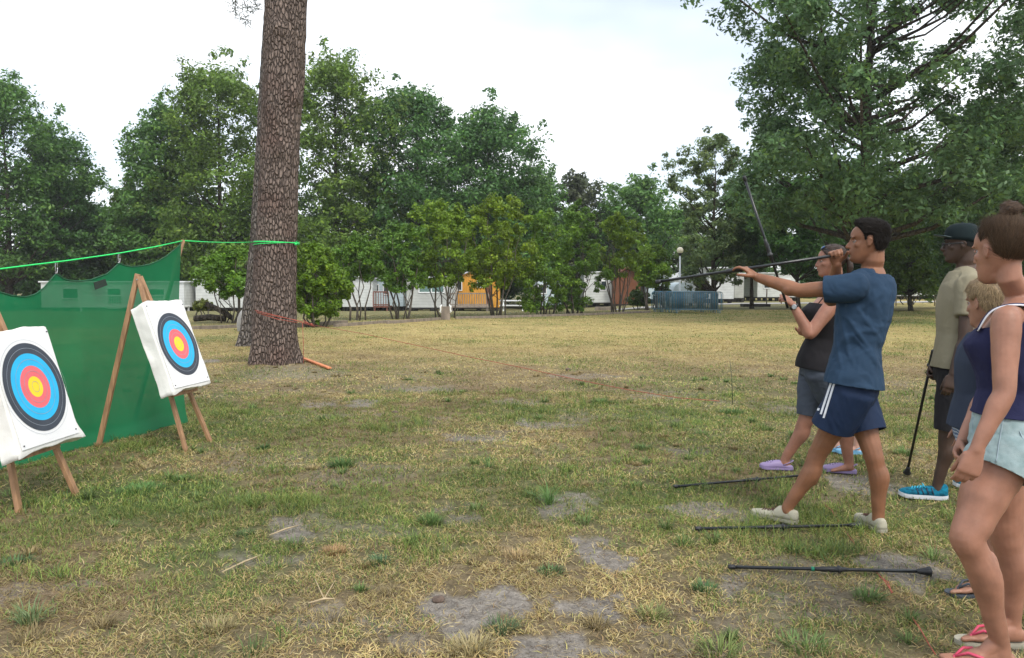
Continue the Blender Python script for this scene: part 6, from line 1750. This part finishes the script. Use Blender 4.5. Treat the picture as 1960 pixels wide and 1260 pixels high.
    for s, e, f_ in ((shL, elL, .50), (shR, elR, .50)): m.tube([c80 + (s - c80) * .45, s, lerp(s, e, .25), lerp(s, e, f_ + .06)], [.085, .078, .068, .066], 20)
    m.tube([shL + Vector((0, 0, .008)), neck - Vector((0, 0, .035)), shR + Vector((0, 0, .008))], [.062, .066, .062], 16)
    tm = fuse(m, .007, 6)
    tm = cut(tm, [(fig.frame(.0)[0], -fig.axis, .32), (neck + Vector((0, 0, .010)), Vector((-.25, .12, 1)), .12)])
    folds(tm, .007, 7, 12, (1, 1, .45)); folds(tm, .002, 24, 2)
    solid(tm, 't_shirt', mat_cloth('beige_tee', (.25, .225, .155), 3, .08), root)
    m = MB(); fig.torso(m, -.135, .12, .014)
    for (h_, k) in ((hL, kL), (hR, kR)): m.tube([h_ + Vector((0, 0, .05)), h_, lerp(h_, k, .45), lerp(h_, k, .8), lerp(h_, k, 1.02)], [.09, .105, .098, .086, .076], 18)
    cm = fuse(m, .007, 4); cm = cut(cm, [(lerp(hL, kL, .92), kL - hL, .12), (lerp(hR, kR, .92), kR - hR, .12)])
    folds(cm, .006, 10, 16, (1, 1, .7)); solid(cm, 'shorts', mat_cloth('charcoal_shorts', (.022, .021, .024), 5, .2), root)
    tur = mat_cloth('turquoise_mesh', (.006, .16, .25), 38, .30, col2=(.004, .05, .085)); wh = material('white_sole', (.60, .62, .66), .5, .05, 10)
    for a, g_ in ((aL, gL), (aR, gR)):
        shoe(root, a - dF.normalized() * .062, dF, .295, 'shoe', tur, wh, 'run', g_ + .004, 1.05, accent=material('shoe_navy', (.01, .03, .06), .6), laces=material('lace_cyan', (.05, .45, .60), .7))
    e = G(1736, 911); b0_ = P(1784, 683, 5.30)
    d = (e - b0_).normalized()
    # mouth end rests on the ground
    blowgun(b0_ - d * .05, on_ground(e, .03), 'black blowgun held upright like a cane by the man with the cap', grip_t=.03, ring=False, group='black blowguns held by people', r=.0095)
make_cap_man()

# ================================================================= the blond boy behind the girl
def make_boy():
    F = Vector((-.92, .39, 0)).normalized(); L = Vector((-F.y, F.x, 0))
    Yp = 3.52
    pel = P(1872, 815, Yp); neck = P(1890, 632, Yp)
    root = thing('person', on_ground(pel), 'blond boy in grey-blue t-shirt and patterned shorts, mostly hidden by the girl', 'person', 'people watching and shooting at the line')
    fig = Fig(pel, neck, F, F, TM, .78)
    hL, hR = pel + L * .06 - Vector((0, 0, .02)), pel - L * .06 - Vector((0, 0, .02))
    kR = P(1893, 960, 3.56); aR = P(1893, 1128, 3.54); kL = P(1945, 960, 3.42); aL = P(1985, 1120, 3.52)
    gR, gL = gzf(aR.x, aR.y), gzf(aL.x, aL.y); aR.z = gR + .085; aL.z = gL + .085
    m = MB(); fig.torso(m)
    for (h_, k, a) in ((hL, kL, aL), (hR, kR, aR)):
        limb(m, [h_, lerp(h_, k, .45), lerp(h_, k, .8), k, lerp(k, a, .2) - F * .006, lerp(k, a, .36) - F * .015, lerp(k, a, .7) - F * .006, a, a - Vector((0, 0, .03))], [.07, .062, .050, .045, .042, .043, .032, .028, .030])
    shL = P(1912, 655, 3.40); elL = P(1905, 745, 3.36); wrL = P(1880, 815, 3.36); shR = P(1872, 658, 3.66); elR = P(1862, 745, 3.68); wrR = P(1848, 812, 3.64)
    for s, e, w in ((shL, elL, wrL), (shR, elR, wrR)):
        limb(m, [s, lerp(s, e, .5), e, lerp(e, w, .3), w], [.042, .036, .031, .030, .021])
        hand(m, w, w - e, Vector((.3, .9, 0)), Vector((-.9, .3, 0)), .80, curls=[(.3, .5, .35)] * 4)
    dR = Vector((-.96, .05, 0)); dL = Vector((-1.0, .1, 0))
    foot(m, aR, dR, .225, gR + .020, True, side=1); foot(m, aL, dL, .225, gL + .020, True, side=-1)
    h = Head(P(1889, 584, Yp), Vector((-.36, .93, -.06)), .212)
    head_shapes(m, h, .85, .95); neck_to(m, neck, h, .043)
    put(fuse(m, .0052, 3), 'body', SK_BOY, root)
    line = [(.38, .70), (.25, .68), (.16, .60), (.09, .50), (.05, .52), (-.03, .60), (-.09, .45), (-.16, .28), (-.5, .18)]
    H = h.H; hm = hair_shell(h, line, .065, .03, 5, .012, 14, back=.01)
    hr = put(hm, 'hair', material('hair_blond', (.25, .175, .10), .55, .3, 50, .5, 90), root)
    ce = np.array(h.p(-.15, 0, 1.0)); Ua = np.array(h.U)
    strands(hm, 6000, .028, .0008, lambda p: (p - ce) - Ua * .05, M_HAIRS, hr, 'strands', np.random.default_rng(3), (.30, .22, .125), lift=.08, curve=.15, keep=hair_keep(h, line, .10))
    face_parts(h, root, M_IRIS, material('brow_blond', (.20, .13, .07), .7), LIP, SK_BOY)
    m = MB(); fig.torso(m, -.04, .955, .020, .04); c80 = fig.frame(.80)[0]
    for s, e in ((shL, elL), (shR, elR)): m.tube([c80 + (s - c80) * .45, s, lerp(s, e, .3), lerp(s, e, .66)], [.065, .064, .060, .058], 18)
    m.tube([shL + Vector((0, 0, .005)), neck - Vector((0, 0, .025)), shR + Vector((0, 0, .005))], [.048, .052, .048], 14)
    tm = fuse(m, .007, 5); tm = cut(tm, [(fig.frame(-.02)[0], -fig.axis, .25), (neck + Vector((0, 0, .008)), Vector((-.25, .12, 1)), .10)])
    folds(tm, .006, 8, 22, (1, 1, .5)); solid(tm, 't_shirt', mat_cloth('boy_tee', (.032, .043, .070), 4, .15), root)
    m = MB(); fig.torso(m, -.135, .12, .016)
    for (h_, k) in ((hL, kL), (hR, kR)): m.tube([h_ + Vector((0, 0, .04)), h_, lerp(h_, k, .45), lerp(h_, k, .95)], [.075, .088, .086, .084], 18)
    cm = fuse(m, .007, 4); cm = cut(cm, [(lerp(hL, kL, .8), kL - hL, .12), (lerp(hR, kR, .8), kR - hR, .12)])
    folds(cm, .005, 10, 26); mt, n_, l_, b_ = mat_base('patterned_shorts')
    tc = n_.new('ShaderNodeTexCoord'); mp = n_.new('ShaderNodeMapping'); mp.inputs['Scale'].default_value = (1, 1, 1); wv = n_.new('ShaderNodeTexWave'); wv.wave_type = 'BANDS'; wv.bands_direction = 'Z'; wv.inputs['Scale'].default_value = 22; wv.inputs['Distortion'].default_value = 6; wv.inputs['Detail'].default_value = 3
    l_.new(tc.outputs['Object'], mp.inputs['Vector']); l_.new(mp.outputs['Vector'], wv.inputs['Vector']); rp = n_.new('ShaderNodeValToRGB'); rp.color_ramp.interpolation = 'CONSTANT'
    rp.color_ramp.elements[0].color = (.05, .09, .20, 1); rp.color_ramp.elements[1].position = .6; rp.color_ramp.elements[1].color = (.38, .42, .48, 1); e_ = rp.color_ramp.elements.new(.35); e_.color = (.10, .20, .36, 1)
    l_.new(wv.outputs['Fac'], rp.inputs['Fac']); l_.new(rp.outputs['Color'], b_.inputs['Base Color']); b_.inputs['Roughness'].default_value = .8
    solid(cm, 'shorts', mt, root)
    gs = material('grey_rubber', (.045, .055, .07), .6, .1, 20); 
    flipflop(root, aR, dR, .225, gR + .004, gs, gs, 1); flipflop(root, aL, dL, .225, gL + .004, gs, gs, -1)
make_boy()

# ================================================================= the girl at the right edge
def make_girl():
    F = Vector((-.90, .44, 0)).normalized(); L = Vector((-F.y, F.x, 0))
    Fs = Vector((-.84, .54, 0)).normalized()
    Yp = 2.92
    pel = P(1928, 838, Yp); neck = P(1951, 572, Yp)
    root = thing('person', on_ground(pel), 'girl with hair bun in navy tank top, pale denim shorts and pink flip-flops', 'person', 'people watching and shooting at the line')
    fig = Fig(pel, neck, F, Fs, TF, .98)
    hL, hR = pel + L * .088 - Vector((0, 0, .03)), pel - L * .085 - Vector((0, 0, .03))
    kL = P(1852, 1030, 2.80); aL = P(1917, 1216, 2.86); kR = P(1926, 1028, 3.02); aR = P(1938, 1180, 3.06)
    gL, gR = gzf(aL.x, aL.y), gzf(aR.x, aR.y); aL.z = gL + .095; aR.z = gR + .095
    m = MB(); bust = lambda t: .024 * math.exp(-((t - .64) / .10) ** 2)
    fig.torso(m, fb=bust)
    for (h_, k, a) in ((hL, kL, aL), (hR, kR, aR)):
        limb(m, [h_ + Vector((0, 0, .03)), lerp(h_, k, .25) + F * .012, lerp(h_, k, .5) + F * .012, lerp(h_, k, .8) + F * .004, k, lerp(k, a, .14) - F * .006, lerp(k, a, .34) - F * .018, lerp(k, a, .70) - F * .006, a, a - Vector((0, 0, .03))], [.098, .092, .082, .066, .058, .053, .056, .039, .031, .032], seg=20)
        m.ell(k + F * .020, (.040, .040, .048)); m.ell(lerp(k, a, .32) - F * .030, (.038, .038, .09))
    shL = P(1926, 612, 2.78); elL = P(1922, 752, 2.73); wrL = P(1868, 862, 2.72)
    shR = P(1930, 612, 3.10); elR = P(1885, 760, 3.12); wrR = P(1842, 846, 3.00)
    for s, e, w in ((shL, elL, wrL), (shR, elR, wrR)):
        limb(m, [s, lerp(s, e, .15), lerp(s, e, .4), lerp(s, e, .75), e, lerp(e, w, .22), lerp(e, w, .6), w], [.048, .049, .045, .039, .036, .037, .029, .022], seg=16)
    m.tube([shL, neck - Vector((0, 0, .055)), shR], [.047, .048, .047], 14)
    hand(m, wrL, P(1848, 912, 2.72) - wrL, Vector((.30, .95, 0)), Vector((-.95, .2, -.1)), .93, curls=[(.35, .55, .4), (.40, .60, .4), (.45, .65, .4), (.5, .7, .45)], thumb=(.6, .5), fan=.02, tin=.9)
    hand(m, wrR, P(1828, 884, 2.94) - wrR, Vector((.45, -.8, 0)), Vector((-.85, .1, .1)), .92, curls=[(.45, .65, .4)] * 4, thumb=(.6, .5), fan=.02, tin=.9)
    dL = Vector((-1.0, .10, 0)); dR = Vector((-1.0, .12, 0))
    foot(m, aL, dL, .245, gL + .022, True, side=-1); foot(m, aR, dR, .245, gR + .022, True, side=1)
    h = Head(P(1914, 485, Yp), Vector((-.34, .94, -.06)), .229)
    head_shapes(m, h, .85, .95); neck_to(m, neck, h, .042)
    put(fuse(m, .0045, 5), 'body', SK_G, root)
    line = [(.38, .84), (.27, .80), (.19, .70), (.13, .60), (.07, .50), (.035, .55), (-.03, .60), (-.09, .50), (-.14, .33), (-.22, .22), (-.5, .12)]
    H = h.H; hm = hair_shell(h, line, .030, .0, 7, .007, 13, back=.0, taper=.26)
    ht = material('hair_light_brown', (.052, .033, .022), .5, .45, 30, .7, 80, stretch=(1, 1, .4), spec=.3)
    hr = put(hm, 'hair', ht, root)
    bun = h.p(-.21, 0, 1.125); mb = MB(); mb.ell(bun, (.150 * H, .155 * H, .12 * H), h.R, 20, 14)
    rgb = np.random.default_rng(5)
    for k in range(11):
        u_ = Vector(tuple(rgb.normal(size=3))).normalized(); w_ = u_.orthogonal().normalized(); q_ = u_.cross(w_); a0_ = rgb.uniform(0, 6.28); pts = []
        for q in range(12):
            a = a0_ + q * .36; rr_ = (.140 + .012 * math.sin(3 * a)) * H; dd_ = w_ * math.cos(a) + q_ * math.sin(a); dd_.z *= .86
            pts.append(bun + dd_ * rr_)
        mb.tube(pts, [.006 * H] + [.024 * H] * 10 + [.006 * H], 8)
    mb.ell(h.p(-.17, 0, 1.00), (.13 * H, .13 * H, .08 * H), h.R)
    bm_ = fuse(mb, .004, 1); bo = put(bm_, 'bun', ht, hr)
    m = MB(); m.tube([h.p(-.19 + .085 * math.cos(t), .085 * math.sin(t), 1.03) for t in [2 * math.pi * q / 20 for q in range(21)]], .006, 7); m.build('hair_tie', M_RUBBER, hr, True)
    tie = np.array(h.p(-.16, 0, 1.08)); cb = np.array(bun)
    strands(hm, 14000, .050, .0006, lambda p: tie - p, M_HAIRS, hr, 'strands', np.random.default_rng(6), (.095, .062, .040), lift=.02, curve=.03, keep=hair_keep(h, line, .06))
    strands(bm_, 1600, .016, .0006, lambda p: np.cross(p - cb, np.array(h.U)) + (p - cb) * .2, M_HAIRS, bo, 'strands', np.random.default_rng(7), (.095, .060, .040), lift=.15)
    face_parts(h, root, M_IRIS, material('brow_light', (.10, .06, .04), .7), LIP, SK_G)
    # white strap top under the navy tank top
    fb_ = lambda t: .026 * math.exp(-((t - .64) / .11) ** 2)
    navy = mat_cloth('navy_tank', (.020, .022, .066), 5, .18, .35); wht = mat_cloth('white_strap', (.66, .66, .70), 5, .04)
    m = MB(); fig.torso(m, .12, .92, .014, .07, fb=fb_)
    tm = fuse(m, .006, 4)
    tm = cut(tm, [(fig.frame(.17)[0], -fig.axis, .3), (fig.frame(.83)[0], fig.axis + fig.frame(.8)[2] * .15, .3)])
    folds(tm, .005, 8, 41, (1, 1, .5)); folds(tm, .002, 26, 4)
    to = solid(tm, 'tank_top', navy, root)
    def strap(mt, nm, inner, wv_, off_, par):
        for s in (-1, 1):
            c, Lx, Fx = fig.frame(.755); top_c = fig.frame(.97)[0]
            a = c + Lx * s * (.098 + inner) + Fx * (.112 + off_); b = c + Lx * s * (.082 + inner) - Fx * (.094 + off_)
            t_ = top_c + Lx * s * (.110 + inner) + Vector((0, 0, off_ - .018)); 
            c88 = fig.frame(.90)[0]
            a1 = c88 + Lx * s * (.105 + inner) + Fx * (.072 + off_); b1 = c88 + Lx * s * (.098 + inner) - Fx * (.085 + off_)
            p, r = catmull([a, a1, t_, b1, b], [wv_ * 1.5, wv_, wv_ * .9, wv_ * 1.05, wv_ * 1.6], 6)
            mm = MB(); rings = []
            for i in range(len(p)):
                d = (p[min(i + 1, len(p) - 1)] - p[max(i - 1, 0)]).normalized(); out = (d.cross(Lx)).normalized()
                if out.dot(p[i] - fig.frame(.80)[0]) < 0: out = -out
                rings.append([p[i] + Lx * x * r[i] + out * y for x, y in ((-1, .001), (-1, .005), (0, .0075), (1, .005), (1, .001))])
            mm.loft(rings); mm.build(nm, mt, par, True)
    strap(navy, 'shoulder_strap', 0, .021, .010, to)
    strap(wht, 'bra_strap', .024, .008, .006, to)
    # white edge showing under the armhole
    # denim shorts
    m = MB(); fig.torso(m, -.14, .26, .017)
    for (h_, k) in ((hL, kL), (hR, kR)): m.tube([h_ + Vector((0, 0, .06)), h_, lerp(h_, k, .18) + F * .010, lerp(h_, k, .315) + F * .012], [.100, .119, .117, .112], 22)
    cm = fuse(m, .006, 4)
    eL = lerp(hL, kL, .25); eR = lerp(hR, kR, .25)
    cm = cut(cm, [(eL, (kL - hL), .15), (eR, (kR - hR), .15), (fig.frame(.195)[0], fig.axis, .3)])
    folds(cm, .0035, 16, 51, (1, 1, 1.6)); folds(cm, .0015, 40, 5)
    dn = mat_cloth('pale_denim', (.31, .39, .40), 22, .10, .3, 260, col2=(.23, .32, .33))
    so = solid(cm, 'denim_shorts', dn, root)
    bt = bvh_of(cm); st = mat_cloth('stitching', (.30, .38, .42), 10, .1)
    # side seam, pocket seams and rolled hem
    def seam(pts, nm, w=.0022):
        V = []
        for q in pts:
            d = ray(*q).normalized(); loc, nrm, _, _ = bt.ray_cast(CAMP, d)
            if loc is not None:
                if nrm.dot(d) > 0: nrm = -nrm
                V.append(loc + nrm * .0025)
        if len(V) > 2: mm = MB(); mm.tube(V, w, 6); mm.build(nm, st, so, True)
    seam(seglerp((1921, 800), (1903, 905), 16), 'side_seam'); seam([(1952, 826), (1956, 838), (1962, 846), (1970, 850)], 'pocket_seam'); seam(seglerp((1864, 800), (1862, 830), 6), 'front_seam')
    pk = material('pink_strap', (.55, .06, .12), .5, .1, 10); bs = material('beige_sole', (.34, .32, .25), .7, .15, 20)
    flipflop(root, aR, dR, .245, gR + .004, bs, pk, 1); flipflop(root, aL, dL, .245, gL + .004, bs, pk, -1)
make_girl()

# ================================================================= the child hidden behind the aiming man
def make_child():
    F = Vector((-.95, .2, 0)).normalized(); L = Vector((-F.y, F.x, 0))
    Yp = 6.6
    pel = P(1650, 730, Yp); neck = P(1652, 628, Yp)
    root = thing('person', on_ground(pel), 'child in light blue clogs hidden behind the aiming man, feet showing between his legs', 'person', 'people watching and shooting at the line')
    fig = Fig(pel, neck, F, F, TM, .68)
    hL, hR = pel + L * .05, pel - L * .05
    aR = P(1603, 845, 6.66); aL = P(1640, 846, 6.56); kR = P(1624, 795, 6.68); kL = P(1645, 795, 6.56)
    gR, gL = gzf(aR.x, aR.y), gzf(aL.x, aL.y); aR.z = gR + .08; aL.z = gL + .08
    m = MB(); fig.torso(m); m.tube([neck - Vector((0, 0, .04)), neck, P(1650, 610, Yp)], [.04, .038, .038], 12)
    for (h_, k, a) in ((hL, kL, aL), (hR, kR, aR)): limb(m, [h_, lerp(h_, k, .5), k, lerp(k, a, .35) - F * .01, a, a - Vector((0, 0, .02))], [.06, .052, .040, .038, .026, .027])
    for s in (1, -1):
        a = neck + L * s * .11 - Vector((0, 0, .04)); b = a + Vector((.02, 0, -.20)); c = b + F * .08 + Vector((0, 0, -.14)); limb(m, [a, b, c], [.036, .030, .02]); hand(m, c, c - b, -L * s, F, .72)
    for a, g_ in ((aR, gR), (aL, gL)): foot(m, a, F, .19, g_ + .01, False)
    h = Head(P(1654, 600, Yp), F, .205); head_shapes(m, h, .8, .95)
    put(fuse(m, .0065, 3), 'body', SK_KID, root)
    H = h.H; mh = MB(); mh.ell(h.p(-.06, 0, .67), (.44 * H, .37 * H, .38 * H), h.R); mh.ell(h.p(-.24, 0, .42), (.19 * H, .25 * H, .2 * H), h.R); put(fuse(mh, .006, 2), 'hair', material('hair_child', (.10, .06, .04), .6, .3, 40, .5, 80), root)
    face_parts(h, root, M_IRIS, material('brow_child', (.08, .05, .03), .7), LIP, SK_KID)
    m = MB(); fig.torso(m, -.04, .95, .016)
    for s in (1, -1):
        a = neck + L * s * .11 - Vector((0, 0, .04)); m.tube([neck - Vector((0, 0, .06)), a, a + Vector((.01, 0, -.10))], [.05, .052, .048], 14)
    tm = fuse(m, .007, 4); folds(tm, .005, 9, 61); solid(tm, 't_shirt', mat_cloth('child_tee', (.05, .08, .13), 4, .1), root)
    m = MB(); fig.torso(m, -.13, .1, .014)
    for (h_, k) in ((hL, kL), (hR, kR)): m.tube([h_, lerp(h_, k, .5), lerp(h_, k, .75)], [.068, .066, .064], 16)
    put(fuse(m, .007, 4), 'shorts', mat_cloth('child_shorts', (.05, .09, .14), 4, .1), root)
    lb_ = material('light_blue_foam', (.16, .38, .58), .5, .1, 10)
    for a, g_ in ((aR, gR), (aL, gL)): shoe(root, a - F * .05, F, .215, 'clog', lb_, lb_, 'croc', g_ + .005, 1.0)
make_child()

# ------------------------------------------------------------------ light summer haze: one closed box round everything
m = MB(); m.box((0, 0, 14.0), (1900, 1900, 34.0))
hm_ = bpy.data.materials.new('haze'); hm_.use_nodes = True
hn, hl = hm_.node_tree.nodes, hm_.node_tree.links
hn.clear(); ho = hn.new('ShaderNodeOutputMaterial'); hv = hn.new('ShaderNodeVolumePrincipled')
hv.inputs['Color'].default_value = (.93, .96, 1.0, 1); hv.inputs['Density'].default_value = .0005; hv.inputs['Anisotropy'].default_value = .2
hl.new(hv.outputs['Volume'], ho.inputs['Volume'])
hz = m.build('haze', hm_, None, origin=(0, 0, 0)); tag(hz, 'thin pale haze in the air over the whole field', None, None, 'stuff')
